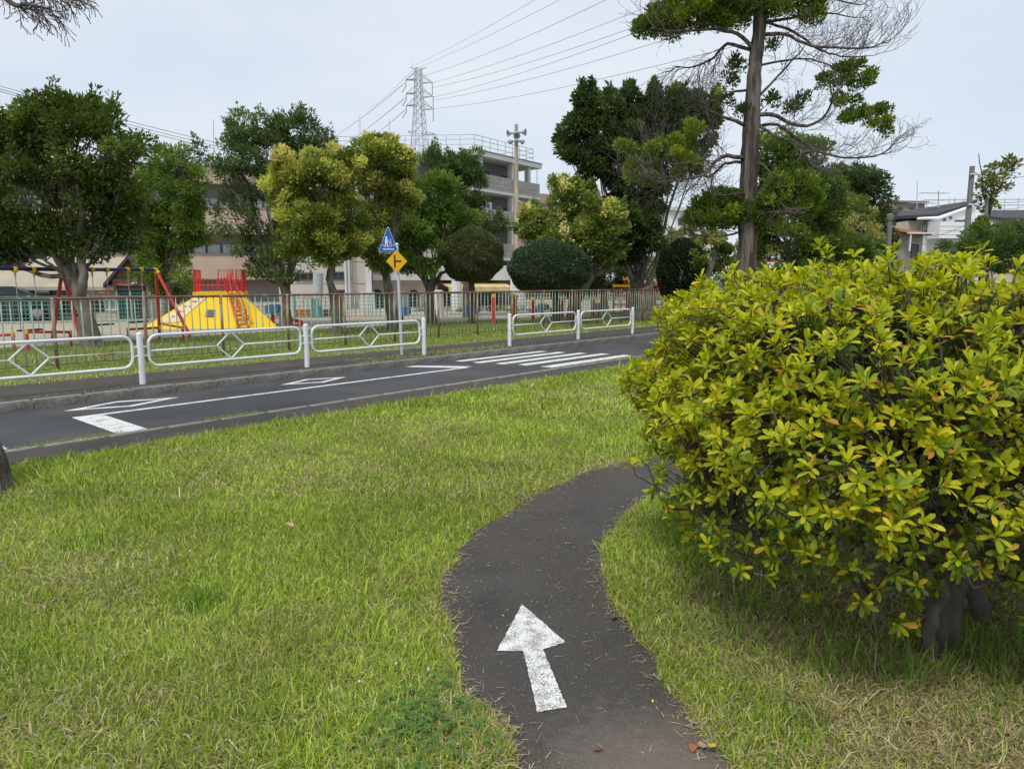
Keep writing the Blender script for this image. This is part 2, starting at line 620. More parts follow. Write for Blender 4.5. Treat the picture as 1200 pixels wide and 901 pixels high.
def guard_rail(us, label, open_ends=(False, False), rusty=None):
    o = thing("guard_rail", label, "guard rail", R(us[0], V_GR, Z_W), "white pipe guard rails along the pavement")
    lp = lambda u, z: R(u, V_GR, Z_W + z)
    for i, u in enumerate(us):
        mb = MB().tube([lp(u, -0.12), lp(u, 0.745)], 0.044, 14)
        mb.lathe([(0.044, 0), (0.036, 0.012), (0.012, 0.022)], lp(u, 0.745), 14)
        build("post", mb, m_white, o, smooth=False)
    for i in range(len(us) - 1):
        a, b = us[i] + 0.115, us[i + 1] - 0.115
        zt, zb, rc = 0.715, 0.255, 0.14
        pts = []
        for cx, cz, a0 in ((b - rc, zt - rc, PI / 2), (b - rc, zb + rc, 0), (a + rc, zb + rc, -PI / 2), (a + rc, zt - rc, PI)):
            for t in np.linspace(0, PI / 2, 6):
                w = a0 - t
                pts.append(lp(cx + rc * math.cos(w), cz + rc * math.sin(w)))
        pts.append(pts[0])
        fr = build("rail_frame", MB().tube(pts, 0.0225, 10, cap=False), m_white, o, smooth=True)
        mid, zc, hw, hh = (a + b) / 2, (zt + zb) / 2, 0.235, (zt - zb) / 2 - 0.012
        dp = []
        for q, (du, dz) in enumerate(((hw, 0), (0, -hh), (-hw, 0), (0, hh))):
            prv = ((0, hh), (hw, 0), (0, -hh), (-hw, 0))[q]
            nxt = ((0, -hh), (-hw, 0), (0, hh), (hw, 0))[q]
            for t in (0.16, 0.05):
                dp.append(lp(mid + du + (prv[0] - du) * t - (du * .02), zc + dz + (prv[1] - dz) * t))
            for t in (0.05, 0.16):
                dp.append(lp(mid + du + (nxt[0] - du) * t, zc + dz + (nxt[1] - dz) * t))
        dp.append(dp[0])
        build("diamond", MB().tube(dp, 0.014, 8, cap=False), m_white, fr, smooth=True)
        for k, (x0, x1) in enumerate(((a, mid - hw), (mid + hw, b))):
            build("middle_rail", MB().tube([lp(x0, zc), lp(x1, zc)], 0.0135, 8), m_rustscrape if rusty == (i, k) else m_white, fr, smooth=True,
                  label="middle rail with a rust scrape" if rusty == (i, k) else None)
        for e, s in ((a, -1), (b, 1)):
            for z in (0.55, 0.42):
                build("bracket", MB().tube([lp(e, z), lp(e + s * 0.08, z)], 0.014, 8), m_white, o)
    return o


guard_rail([1.43, 4.24, 7.03, 9.80], "longer white pipe guard rail with diamond panels in front of the yellow play mound", rusty=(0, 1))
guard_rail([12.48, 15.22, 17.92], "shorter white pipe guard rail with two diamond panels beside the zebra crossing")

# ------------------------------------------------------------------ rusty picket fence
m_fgreen = mat("mint_paint_rust", (0.36, 0.52, 0.42), 0.6, 0.15, 9.0, col2=(0.20, 0.12, 0.075), mix=(0.46, 0.66), stretch=(1, 1, 0.5))
m_fbeige = mat("faded_paint_rust", (0.46, 0.45, 0.34), 0.65, 0.15, 9.0, col2=(0.22, 0.12, 0.075), mix=(0.46, 0.66), stretch=(1, 1, 0.5))
m_rust = mat("rusty_rail", (0.21, 0.10, 0.08), 0.8, 0.3, 5.0, col2=(0.32, 0.30, 0.23), mix=(0.56, 0.72))
m_rustp = mat("rusty_post", (0.28, 0.17, 0.12), 0.8, 0.3, 4.0, col2=(0.33, 0.36, 0.26), mix=(0.48, 0.60))
V_F, Z_F = 13.95, 0.096
fence = thing("picket_fence", "long rusty metal fence with thin mint green bars between pavement and playground", "fence", R(2, V_F, Z_F))
fu0, bay = 1.02, 1.5
NB = 17


def shared_tube(name, h, r, n, m):
    mb = MB().tube([(0, 0, 0), (0, 0, h)], r, n)
    return raw_mesh(name, np.array(mb.v), mb.f, m)


bar_ms = [shared_tube("bar", 1.13, 0.0115, 6, m_fgreen), shared_tube("bar", 1.13, 0.0115, 6, m_fbeige)]
post_m = shared_tube("fence_post", 1.25, 0.030, 8, m_rustp)
fl = fence.location
for b in range(NB):
    u = fu0 + bay * b
    o = link("fence_post", post_m, fence, R(u, V_F, Z_F - 0.01) - fl)
    for s in (0, 1):
        mb = MB().tube([R(u, V_F, Z_F + (1.215, 0.085)[s]), R(u + bay, V_F, Z_F + (1.215, 0.085)[s])], (0.023, 0.009)[s], 8)
        build("rail", mb, m_rust, fence)
    for k in range(1, 10):
        uu = u + bay * k / 10
        pick = bar_ms[0] if random.random() < (0.8 if uu < 9 else 0.25) else bar_ms[1]
        o = link("bar", pick, fence, R(uu + random.uniform(-.006, .006), V_F, Z_F + 0.08) - fl)
        o.rotation_euler = (random.uniform(-.012, .012), random.uniform(-.012, .012), random.uniform(0, 3))

# ------------------------------------------------------------------ sign post
m_blue = mat("sign_blue", (0.02, 0.13, 0.46), 0.4, 0.06, 5)
m_signw = mat("sign_white", (0.75, 0.76, 0.77), 0.4, 0.04, 5)
m_yel = mat("sign_yellow", (0.80, 0.42, 0.012), 0.4, 0.06, 5)
m_black = mat("sign_black", (0.012, 0.012, 0.013), 0.5, 0.1, 5)
m_pink = mat("sign_pink", (0.62, 0.36, 0.36), 0.5, 0.1, 5)
sgx = gnd(471, 416, Z_W)
sg = thing("sign_post", "galvanised pole with blue crossing triangle and yellow junction diamond", "traffic sign", sgx)
top = at(465, 287, sgx.y)
build("pole", MB().tube([sgx, Vector((top.x + 0.0, sgx.y, top.z))], 0.031, 14), m_galv, sg, smooth=False)
build("cap", MB().lathe([(0.033, 0), (0.033, 0.025), (0.01, 0.04)], top, 14), m_signw, sg)
sdir = Vector((0.985, 0.17, 0)).normalized()        # across the sign faces
snrm = Vector((0.17, -0.985, 0)).normalized()       # towards the viewer


def sp(c, x, z, o=0.0):
    return c + sdir * x + Vector((0, 0, z)) + snrm * o


def plate(parent, name, c, poly, o0, o1, m, label=None):
    n = len(poly)
    vs = [sp(c, x, z, o0) for x, z in poly] + [sp(c, x, z, o1) for x, z in poly]
    fs = [tuple(range(n)), tuple(range(2 * n - 1, n - 1, -1))] + [(i, n + i, n + (i + 1) % n, (i + 1) % n) for i in range(n)]
    return build(name, MB().add(vs, fs), m, parent, label=label)


def disc(x, z, r, n=12):
    return [(x + r * math.cos(2 * PI * k / n), z + r * math.sin(2 * PI * k / n)) for k in range(n)]


c1 = at(455.0, 283, sgx.y) + snrm * 0.05
tri = [(-0.172, -0.205), (0.172, -0.205), (0.185, -0.185), (0.018, 0.245), (0.0, 0.262), (-0.018, 0.245), (-0.185, -0.185)]
tri = [(x * 1.06, z * 1.08) for x, z in tri]
bl = plate(sg, "crossing_sign", c1, tri, 0.0, 0.018, m_signw)
inn = [(x * 0.955, z * 0.955 - 0.003) for x, z in tri]
fc = plate(bl, "sign_face", c1, inn, 0.019, 0.022, m_blue)
# adult and child walking over a striped crossing, with rails either side
fig = MB()


def figp(poly):
    n = len(poly)
    vs = [sp(c1, x * .88, z * .92 - .01, 0.023) for x, z in poly] + [sp(c1, x * .88, z * .92 - .01, 0.026) for x, z in poly]
    fig.add(vs, [tuple(range(n)), tuple(range(2 * n - 1, n - 1, -1))] + [(i, n + i, n + (i + 1) % n, (i + 1) % n) for i in range(n)])


figp(disc(-0.045, 0.088, 0.024))
figp([(-0.070, 0.060), (-0.020, 0.060), (-0.014, -0.040), (-0.075, -0.040)])
figp([(-0.072, -0.042), (-0.050, -0.042), (-0.066, -0.120), (-0.092, -0.120)])
figp([(-0.042, -0.042), (-0.020, -0.042), (0.008, -0.118), (-0.018, -0.120)])
figp([(-0.020, 0.050), (-0.010, 0.040), (0.012, -0.010), (0.002, -0.016)])
figp([(-0.14, -0.072), (-0.10, -0.072), (-0.10, -0.088), (-0.14, -0.088)])
figp([(0.10, -0.062), (0.14, -0.062), (0.14, -0.078), (0.10, -0.078)])
figp([(-0.125, -0.150), (0.125, -0.150), (0.13, -0.172), (-0.13, -0.172)])
build("pictogram", fig, m_signw, bl)
fig = MB()
figp(disc(0.045, 0.040, 0.020))
figp([(0.026, 0.016), (0.066, 0.016), (0.074, -0.055), (0.022, -0.055)])
figp([(0.024, -0.057), (0.042, -0.057), (0.036, -0.118), (0.014, -0.118)])
figp([(0.050, -0.057), (0.070, -0.057), (0.088, -0.116), (0.066, -0.118)])
build("pictogram", fig, m_pink, bl)
c2 = at(464.8, 306.3, sgx.y) + snrm * 0.05
dia = [(x * .80, z * .84) for x, z in [(0.0, -0.265), (0.025, -0.245), (0.245, -0.02), (0.262, 0.0), (0.245, 0.02), (0.025, 0.245), (0.0, 0.265), (-0.025, 0.245), (-0.245, 0.02), (-0.262, 0.0), (-0.245, -0.02), (-0.025, -0.245)]]
yl = plate(sg, "junction_sign", c2, dia, 0.0, 0.018, m_yel)
arm = MB()
for poly in ([(-0.065, 0.145), (-0.028, 0.145), (-0.028, -0.155), (-0.065, -0.155)], [(-0.027, 0.018), (0.115, 0.018), (0.115, -0.018), (-0.027, -0.018)]):
    vs = [sp(c2, x * .82, z * .82, 0.019) for x, z in poly] + [sp(c2, x * .82, z * .82, 0.022) for x, z in poly]
    arm.add(vs, [(0, 1, 2, 3), (7, 6, 5, 4)] + [(i, 4 + i, 4 + (i + 1) % 4, (i + 1) % 4) for i in range(4)])
build("pictogram", arm, m_black, yl)

# ------------------------------------------------------------------ playground
m_navy = mat("navy_paint", (0.035, 0.035, 0.10), 0.5, 0.15, 5)
m_yclamp = mat("yellow_paint", (0.72, 0.44, 0.02), 0.5, 0.1, 6, col2=(0.50, 0.33, 0.04), mix=(0.55, 0.75))
m_red = mat("red_paint", (0.55, 0.055, 0.05), 0.55, 0.15, 4, col2=(0.40, 0.06, 0.05), mix=(0.5, 0.7))
m_redv = mat("bright_red_paint", (0.62, 0.035, 0.045), 0.5, 0.12, 4)
m_orange = mat("orange_paint", (0.60, 0.17, 0.04), 0.6, 0.15, 5)
m_lblue = mat("light_blue_plastic", (0.10, 0.36, 0.66), 0.5, 0.08, 4)
m_rubber = mat("black_rubber", (0.02, 0.02, 0.022), 0.8, 0.2, 6)
m_teal = mat("teal_paint", (0.13, 0.34, 0.31), 0.6, 0.15, 4)

ZP = 0.10
F1a, F1b = gnd(225, 395, ZP), gnd(187, 391, ZP)
A1 = Vector((-9.95, 20.05, 1.93))
d = Vector((0.26, -0.0, 0))
A0 = at(73, 316, 17.0)
F0a, F0b = gnd(60, 401, ZP), gnd(97, 406, ZP)
A2 = A0 + (A0 - A1)
A2.z = A0.z
F2a, F2b = F0a + (A2 - A0), F0b + (A2 - A0)
sw = thing("swing_set", "swing set with navy top beam, yellow clamps and red legs", "swing set", ((A0.x + A1.x) / 2, (A0.y + A1.y) / 2, ZP))
build("top_beam", MB().tube([A2, A0, A1], 0.045, 12), m_navy, sw)
for a, fs in ((A1, (F1a, F1b)), (A0, (F0a, F0b)), (A2, (F2a, F2b))):
    for f in fs:
        build("leg", MB().tube([Vector((f.x, f.y, 0.02)), a], 0.042, 10), m_red, sw)
    build("corner_clamp", MB().tube([a + (A0 - A1).normalized() * 0.10, a, a + (fs[0] - a).normalized() * 0.14], 0.065, 10), m_yclamp, sw)
bd = (A1 - A0)
m_chain = mat("steel_chain", (0.45, 0.45, 0.46), 0.45, 0.2, 20, metal=0.6)
for pair in ((0.28, 0.43), (0.66, 0.82), (-0.78, -0.62), (-0.40, -0.25)):
    hooks = []
    for t in pair:
        p = A0 + bd * t
        h = build("hanger", MB().lathe([(0.06, -0.06), (0.07, -0.02), (0.07, 0.03), (0.05, 0.06)], p, 10).tube([p, p - Vector((0, 0, 0.16))], 0.022, 8), m_yclamp, sw)
        q = Vector((p.x, p.y, 0.52))
        build("chain", MB().tube([p - Vector((0, 0, 0.15)), q], 0.009, 6), m_chain, sw)
        hooks.append(q)
    mid = (hooks[0] + hooks[1]) / 2
    build("seat", MB().box(mid, ((hooks[1] - hooks[0]).length + 0.06, 0.17, 0.035), math.atan2(bd.y, bd.x)), m_rubber, sw)


def low_bar(px0, py0, px1, py1, D0, D1, label):
    a, b = at(px0, py0, D0), at(px1, py1, D1)
    o = thing("low_barrier", label, "barrier", ((a.x + b.x) / 2, (a.y + b.y) / 2, ZP), "low red barriers round the swings")
    build("rail", MB().tube([a, b], 0.03, 8), m_red, o)
    for p in (a, b):
        build("post", MB().tube([Vector((p.x, p.y, 0.02)), p], 0.032, 8), m_red, o)
        build("corner_clamp", MB().lathe([(0.042, -.05), (0.046, 0), (0.03, 0.05)], p, 8), m_yclamp, o)


low_bar(-24, 394, 15, 392, 15.6, 15.4, "low red barrier at the left edge of the swings")
low_bar(31, 389, 82, 389, 15.3, 16.6, "low red barrier under the leaning tree trunk and swing beam")
low_bar(150, 386, 186, 384, 17.6, 18.8, "low red barrier before the left foot of the yellow mound")
low_bar(186, 379, 214, 384, 20.9, 18.3, "low red barrier before the middle of the yellow mound")

# the yellow play mound
m_myel = mat("mound_yellow", (0.86, 0.58, 0.012), 0.6, 0.07, 1.2, col2=(0.70, 0.46, 0.05), mix=(0.58, 0.8), bump=0.15, bscale=20)
m_mwhite = mat("mound_climbing_face", (0.74, 0.64, 0.42), 0.7, 0.1, 2.0, col2=(0.80, 0.50, 0.10), mix=(0.50, 0.60), detail=2)
m_plate = mat("grey_plate", (0.10, 0.11, 0.12), 0.5, 0.1, 5)
mo = thing("play_mound", "bright yellow concrete play mound with red railings and ladder", "play mound", (-9.8, 23.4, ZP))
bl_, br_ = gnd(161, 386.5, ZP), gnd(328, 384, ZP)
tl_, tr_ = at(231, 346, 23.7), at(284, 346, 24.0)
dp_ = Vector((-0.33, 1.0, 0)).normalized()
back = dp_ * 3.2
zt = tl_.z
q = [bl_, br_, br_ + back + Vector((-0.9, 0, 0)), bl_ + back + Vector((0.9, 0, 0)), tl_, tr_, tr_ + dp_ * 1.5, tl_ + dp_ * 1.5]
q = [Vector((p.x, p.y, (0.05 if i < 4 else zt))) for i, p in enumerate(q)]
build("mound_body", MB().hexa(q), m_myel, mo)
# platform cap, a slab proud of the body
cap = [q[4] + Vector((-.10, -.10, 0)), q[5] + Vector((.10, -.10, 0)), q[6] + Vector((.1, .1, 0)), q[7] + Vector((-.10, .1, 0))]
build("platform", MB().prism([p.xy for p in cap], zt + 0.004, zt + 0.11), m_myel, mo)
# climbing slope: slab lying on the left part of the front, pale with red-brown patches
nrm = (q[1] - q[0]).cross(q[4] - q[0]).normalized()
nrm = nrm if nrm.y < 0 else -nrm


def on_front(s, t, off):
    lo = q[0].lerp(q[1], s)
    hi = q[4].lerp(q[5], s)
    return lo.lerp(hi, t) + nrm * off


sl = [on_front(0.05, 0.22, 0.012), on_front(0.22, 0.22, 0.012), on_front(0.26, 0.95, 0.012), on_front(0.06, 0.95, 0.012)]
sl2 = [p + nrm * 0.02 for p in sl]
cl_ = build("climbing_slope", MB().hexa(sl + sl2), m_mwhite, mo)
for s in (0.09, 0.15):
    for t in (0.38, 0.52, 0.66, 0.80, 0.92):
        ss = s + random.uniform(-.02, .02)
        build("foothold", MB().lathe([(0.045, 0), (0.04, 0.03), (0.015, 0.045)], on_front(ss + 0.02, t, 0.03), 8, nrm), m_pink, cl_)
pc = at(240, 367, 22.9)
e1 = (q[1] - q[0]).normalized()
e2 = nrm.cross(e1)
pc = on_front(0.455, 0.46, 0.01)
build("plate", MB().hexa([pc + e1 * x + e2 * y + nrm * z for z in (0, 0.03) for x, y in ((-.14, -.14), (.14, -.14), (.14, .14), (-.14, .14))]), m_plate, mo)
# ladder on the front
lad = []
s0, s1 = 0.70, 0.775
for s in (s0, s1):
    pts = [on_front(s, 0.0, 0.12), on_front(s, 1.0, 0.10)]
    build("ladder_stringer", MB().tube(pts, 0.035, 8), m_orange, mo)
    hp = [on_front(s, 0.1, 0.14), on_front(s, 0.1, 0.14) + Vector((0, -0.02, 0.42)), on_front(s, 0.98, 0.1) + Vector((0, 0, 0.72)), on_front(s, 0.98, 0.1)]
    build("handrail", MB().tube(hp, 0.022, 8), m_red, mo)
for k in range(8):
    t = 0.08 + k * 0.125
    build("rung", MB().tube([on_front(s0, t, 0.12), on_front(s1, t, 0.12)], 0.028, 8), m_orange, mo)
for k in range(5):      # zig-zag guard beside the ladder
    a = on_front(s1 + 0.05, 0.08 + 0.17 * k, 0.12)
    b = on_front(s1 + 0.015, 0.165 + 0.17 * k, 0.25)
    c = on_front(s1 + 0.05, 0.25 + 0.17 * k, 0.12)
    build("brace", MB().tube([a, b, c], 0.014, 6), m_red, mo)
# railings on the platform
zr = zt + 0.11


def railing(a, b, n, h=0.72, mid=True):
    a, b = Vector((a.x, a.y, zr)), Vector((b.x, b.y, zr))
    up = Vector((0, 0, h))
    rr = build("railing", MB().tube([a, a + up, b + up, b], 0.026, 8).tube([a + up * .5, b + up * .5], 0.02, 8), m_redv, mo)
    for k in range(1, n):
        p = a.lerp(b, k / n)
        build("baluster", MB().tube([p, p + up], 0.012, 6), m_redv, rr)


c0, c1_, c2_, c3 = cap
railing(c0.lerp(c1_, 0.04), c0.lerp(c1_, 0.66), 7, 0.42, False)
railing(c0.lerp(c3, 0.05) + Vector((.06, 0, 0)), c0.lerp(c3, 0.95) + Vector((.06, 0, 0)), 7, 0.72)
railing(c0.lerp(c1_, 0.86), c0.lerp(c1_, 0.98), 3, 0.72)
railing(c3.lerp(c2_, 0.40), c3.lerp(c2_, 0.70), 5, 0.74)
railing(c1_.lerp(c2_, 0.06) - Vector((.05, 0, 0)), c1_.lerp(c2_, 0.95) - Vector((.05, 0, 0)), 7, 0.72)

# low things between the trees
def box_toy(px, py, D, w, h, m, label, name="spring_rider", cat="spring rider", group="blue spring riders"):
    c = at(px, py, D)
    o = thing(name, label, cat, (c.x, c.y, ZP), group)
    k = w / 2
    pr_ = [(-k, -h / 2), (k * .7, -h / 2), (k, -h * .2), (k, h * .35), (k * .75, h / 2), (-k * .6, h / 2), (-k, h * .3)]
    for s in (-1, 1):
        vs = [c + Vector((x, s * 0.16 + y, z)) for y in (-.02, .02) for x, z in pr_]
        n = len(pr_)
        build("side_panel", MB().add(vs, [tuple(range(n)), tuple(range(2 * n - 1, n - 1, -1))] + [(i, n + i, n + (i + 1) % n, (i + 1) % n) for i in range(n)]), m, o)
    build("seat", MB().box(c + Vector((0, 0, -h * .1)), (w * .6, 0.275, 0.06)), m, o)
    coil = [Vector((c.x + .07 * math.cos(t), c.y + .07 * math.sin(t), ZP + (c.z - h / 2 - ZP) * t / 25.1)) for t in np.linspace(0, 25.1, 40)]
    build("spring", MB().tube(coil, 0.018, 6), m_rubber, o)
    build("handle", MB().tube([c + Vector((k * .4, -.28, h * .3)), c + Vector((k * .4, .28, h * .3))], 0.018, 6), m_red, o)


box_toy(320, 362, 24.5, 0.46, 0.30, m_lblue, "blue spring rider at the right foot of the yellow mound")
box_toy(471, 365, 27.5, 0.66, 0.34, m_lblue, "blue spring rider seen just behind the sign pole")
box_toy(554, 363, 28.5, 0.62, 0.30, m_lblue, "blue spring rider behind the trunk of the round clipped tree")
box_toy(636, 360, 29.5, 0.50, 0.28, m_lblue, "blue spring rider under the wide mushroom clipped tree")
box_toy(701, 359, 31.0, 0.40, 0.30, mat("dark_blue_plastic", (0.05, 0.17, 0.34), 0.5), "darker blue spring rider left of the climbing frame")
c = at(332, 378, 24.3)
o = thing("play_tunnel", "low red play bar on the sand right of the mound", "play bar", (c.x, c.y, ZP), None)
build("arch", MB().tube([Vector((c.x - .4, c.y, .05)), Vector((c.x - .36, c.y, .42)), Vector((c.x - .1, c.y, .5)), Vector((c.x + .35, c.y, .30)), Vector((c.x + .62, c.y, .25)), Vector((c.x + .64, c.y, .05))], 0.06, 8), m_redv, o)
build("foot_plate", MB().box((c.x, c.y, .13), (1.3, .3, .05)), m_redv, o)


def cap_post(px, py, D, ptop, label, r=0.07, m=None, capm=None):
    a = at(px, ptop, D)
    o = thing("play_post", label, "post", (a.x, a.y, ZP), "red play posts with yellow caps")
    build("post", MB().tube([Vector((a.x, a.y, 0.05)), a], r, 10), m or m_red, o)
    build("cap", MB().lathe([(r * 1.15, 0), (r * 1.25, 0.06), (r * 1.0, 0.11), (r * .4, 0.14)], a, 10), capm or m_yclamp, o)


cap_post(578.5, 375, 25.5, 349, "tall slim red post with yellow cap between the two clipped trees")
cap_post(602, 372, 27, 349, "broad orange post with yellow cap beside the first short rail post", r=0.13, m=m_orange)
cap_post(624.5, 370, 28, 353, "short red post with yellow cap under the left of the mushroom tree")
cap_post(659.5, 370, 29, 353, "short red post with yellow cap right of the mushroom tree trunk")
cap_post(695, 370, 30, 353, "short red post with yellow cap left of the dark blue spring rider")
cap_post(397, 372, 27, 348, "orange post with yellow cap just right of the yellowish tree trunk", r=0.12, m=m_orange)

# orange planters with small plants
m_twig = mat("twig_bark", (0.13, 0.11, 0.09), 0.9, 0.25, 12)


def planter(px0, px1, pt, pb, D, label):
    a, b = at(px0, pb, D), at(px1, pt, D)
    o = thing("planter_box", label, "planter", ((a.x + b.x) / 2, D, ZP), "orange planters along the far fence")
    w, h = b.x - a.x, b.z - ZP
    build("box", MB().box(((a.x + b.x) / 2, D + .2, ZP + h / 2), (w, .4, h)), m_orange, o)
    build("slat", MB().box(((a.x + b.x) / 2, D - .012, ZP + h * .5), (w + .04, .02, h * .10)).box(((a.x + b.x) / 2, D - .012, ZP + h * .92), (w + .04, .02, h * .12)), m_orange, o)
    return o, a, b


for i, (x0, x1) in enumerate(((345, 361), (362, 373), (374, 387))):
    planter(x0, x1, 363, 374, 30.5, ("leftmost orange planter box behind the fence beside the forked tree", "middle and narrowest of the three orange planter boxes", "orange planter box touching the teal post by the yellowish tree")[i])
a = at(372, 375, 30.0)
o = thing("teal_post", "thick teal post behind the yellowish tree's trunk", "post", (a.x, a.y, ZP))
t_ = at(373, 320, 30.0)
build("post", MB().tube([Vector((a.x, a.y, 0)), t_], 0.22, 12), m_galv, o)
build("sleeve", MB().tube([Vector((a.x, a.y, 0.02)), Vector((a.x, a.y, at(372, 350, 30).z))], 0.245, 12), m_teal, o)

# red climbing frame with slide behind the thick dark trunk
cf = thing("climbing_frame", "red and yellow climbing frame with slide behind the thick trunk", "climbing frame", (at(755, 370, 33).x, 33, ZP))
m_dred = mat("dark_red_paint", (0.36, 0.06, 0.04), 0.6, 0.2, 3)
for px in (720, 735, 748, 768, 780):
    for dy in (0, 1.6):
        p = at(px, 335 if px < 770 else 338, 33 + dy)
        build("post", MB().tube([Vector((p.x, p.y, 0.02)), p], 0.055, 8), m_dred, cf)
for (x0, x1, y) in ((718, 750, 335), (730, 741, 327), (765, 783, 334)):
    a, b = at(x0, y, 32.9), at(x1, y, 32.9)
    build("top_rail", MB().box((a + b) / 2, (b.x - a.x, 0.10, 0.12)), m_yclamp if x0 < 760 else m_orange, cf)
for (x0, x1, y0, y1) in ((732, 740, 328, 335), (719, 749, 338, 346), (766, 781, 336, 344)):
    a, b = at(x0, y1, 33), at(x1, y0, 33)
    for k in range(5):
        x = a.x + (b.x - a.x) * k / 4
        build("bar", MB().tube([(x, 33.0, a.z), (x, 33.0, b.z)], 0.03, 6), m_red, cf)
for z in (0.55, 1.0, 1.38):
    a, b = at(720, 350, 33.02), at(780, 350, 33.02)
    build("rung", MB().tube([(a.x, 33.02, z), (b.x, 33.02, z)], 0.035, 6), m_orange, cf)
a, b = at(719, 352, 33), at(782, 352, 33)
build("platform", MB().box(((a.x + b.x) / 2, 33.8, 0.95), (b.x - a.x, 1.5, 0.07)), m_dred, cf)
a, b = at(772, 336, 33), at(798, 357, 32)
a2, b2 = a - Vector((0, 0, .14)), b - Vector((0, 0, .14))
dxs = Vector((0, .5, 0))
build("slide", MB().hexa([a2, b2, b2 + dxs, a2 + dxs, a2 + Vector((0, 0, .05)), b2 + Vector((0, 0, .05)), b2 + dxs + Vector((0, 0, .05)), a2 + dxs + Vector((0, 0, .05))]), m_galv, cf)
for s in (0, .54):
    build("slide_rail", MB().tube([a + Vector((0, s, 0)), b + Vector((0, s, 0)), b + Vector((.4, s, -.25))], 0.045, 8), m_white if s == 0 else m_red, cf)

# white pillars and posts
for px, pt, pb, D, w, lab in ((513, 340, 374, 30, 0.26, "stout white rounded gate pillar left of the round clipped tree"),
                              (535, 326, 372, 36, 0.30, "slim white pillar holding up the yellow awning"),
                              (608, 334, 368, 38, 0.42, "white square pillar beside the mushroom tree")):
    a, b = at(px, pt, D), at(px, pb, D)
    o = thing("pillar", lab, "pillar", (a.x, D, ZP))
    build("shaft", MB().lathe([(w, ZP), (w * .85, a.z - .12)], (a.x, D, 0), 12), m_signw, o)
    build("cap", MB().lathe([(w * .9, a.z - .12), (w * .9, a.z - .03), (w * .6, a.z)], (a.x, D, 0), 12), m_signw, o)

# green mesh fence at the far side of the playground
mf = thing("mesh_fence", "teal wire mesh fence along the far side of the playground", "fence", (-4, 30, ZP))
m_mesh = mat("teal_wire", (0.10, 0.25, 0.225), 0.6, 0.15, 3)
mp_ = [(-24, 22.5), (-9, 29.5), (0, 33.5), (10, 41.5), (16, 47)]
wires, posts = MB(), []
for (x0, y0), (x1, y1) in zip(mp_[:-1], mp_[1:]):
    L = math.hypot(x1 - x0, y1 - y0)
    n = int(L / 1.8)
    for k in range(n):
        t = k / n
        px_, py_ = x0 + (x1 - x0) * t, y0 + (y1 - y0) * t
        build("fence_post", MB().tube([(px_, py_, 0), (px_, py_, 1.12)], 0.045, 6), m_teal, mf)
    for k in range(int(L / 0.18)):
        t = k * 0.18 / L
        px_, py_ = x0 + (x1 - x0) * t, y0 + (y1 - y0) * t
        wires.tube([(px_, py_, .12), (px_, py_, 1.08)], 0.014, 3, cap=False)
    for z in np.arange(.14, 1.1, .155):
        wires.tube([(x0, y0, z), (x1, y1, z)], 0.014, 3, cap=False)
build("wire_mesh", wires, m_mesh, mf, kind="stuff")

# ------------------------------------------------------------------ buildings
m_conc = mat("grey_render", (0.34, 0.32, 0.305), 0.85, 0.1, 0.8, col2=(0.21, 0.20, 0.19), mix=(0.5, 0.75))
m_concl = mat("pale_render", (0.60, 0.60, 0.60), 0.85, 0.08, 0.8)
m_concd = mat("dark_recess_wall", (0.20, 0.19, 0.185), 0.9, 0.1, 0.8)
m_tan = mat("tan_tile_wall", (0.44, 0.34, 0.26), 0.8, 0.1, 0.7, col2=(0.28, 0.21, 0.155), mix=(0.5, 0.7))
m_cream = mat("cream_render", (0.56, 0.51, 0.45), 0.85, 0.07, 0.6, col2=(0.48, 0.43, 0.37), mix=(0.55, 0.8))
m_wwall = mat("white_siding", (0.84, 0.85, 0.86), 0.7, 0.05, 0.8)
m_beige = mat("beige_siding", (0.55, 0.48, 0.40), 0.8, 0.07, 0.8)
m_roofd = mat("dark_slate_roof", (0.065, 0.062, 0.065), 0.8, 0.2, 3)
m_roofo = mat("orange_tile_roof", (0.50, 0.19, 0.09), 0.8, 0.2, 8, stretch=(4, 1, 1))
m_roofb = mat("beige_roof", (0.40, 0.35, 0.27), 0.85, 0.12, 1.2)
m_glass = mat("window_glass", (0.035, 0.045, 0.055), 0.12, 0.2, 2, spec=0.6)
m_frost = mat("frosted_glass", (0.33, 0.36, 0.36), 0.5, 0.12, 1.5)
m_frame = mat("window_frame", (0.12, 0.12, 0.125), 0.5, 0.1, 4)
m_brick = mat("red_brick_pattern", (0.50, 0.33, 0.24), 0.9, 0.2, 3.5, col2=(0.42, 0.14, 0.07), mix=(0.46, 0.52), detail=2, stretch=(1, 1, 2.5))
m_awn = mat("yellow_awning_cloth", (0.62, 0.50, 0.24), 0.8, 0.12, 2.5, col2=(0.42, 0.33, 0.15), mix=(0.55, 0.75))
m_steel = mat("thin_steel", (0.50, 0.52, 0.55), 0.5, 0.1, 4, metal=0.2)


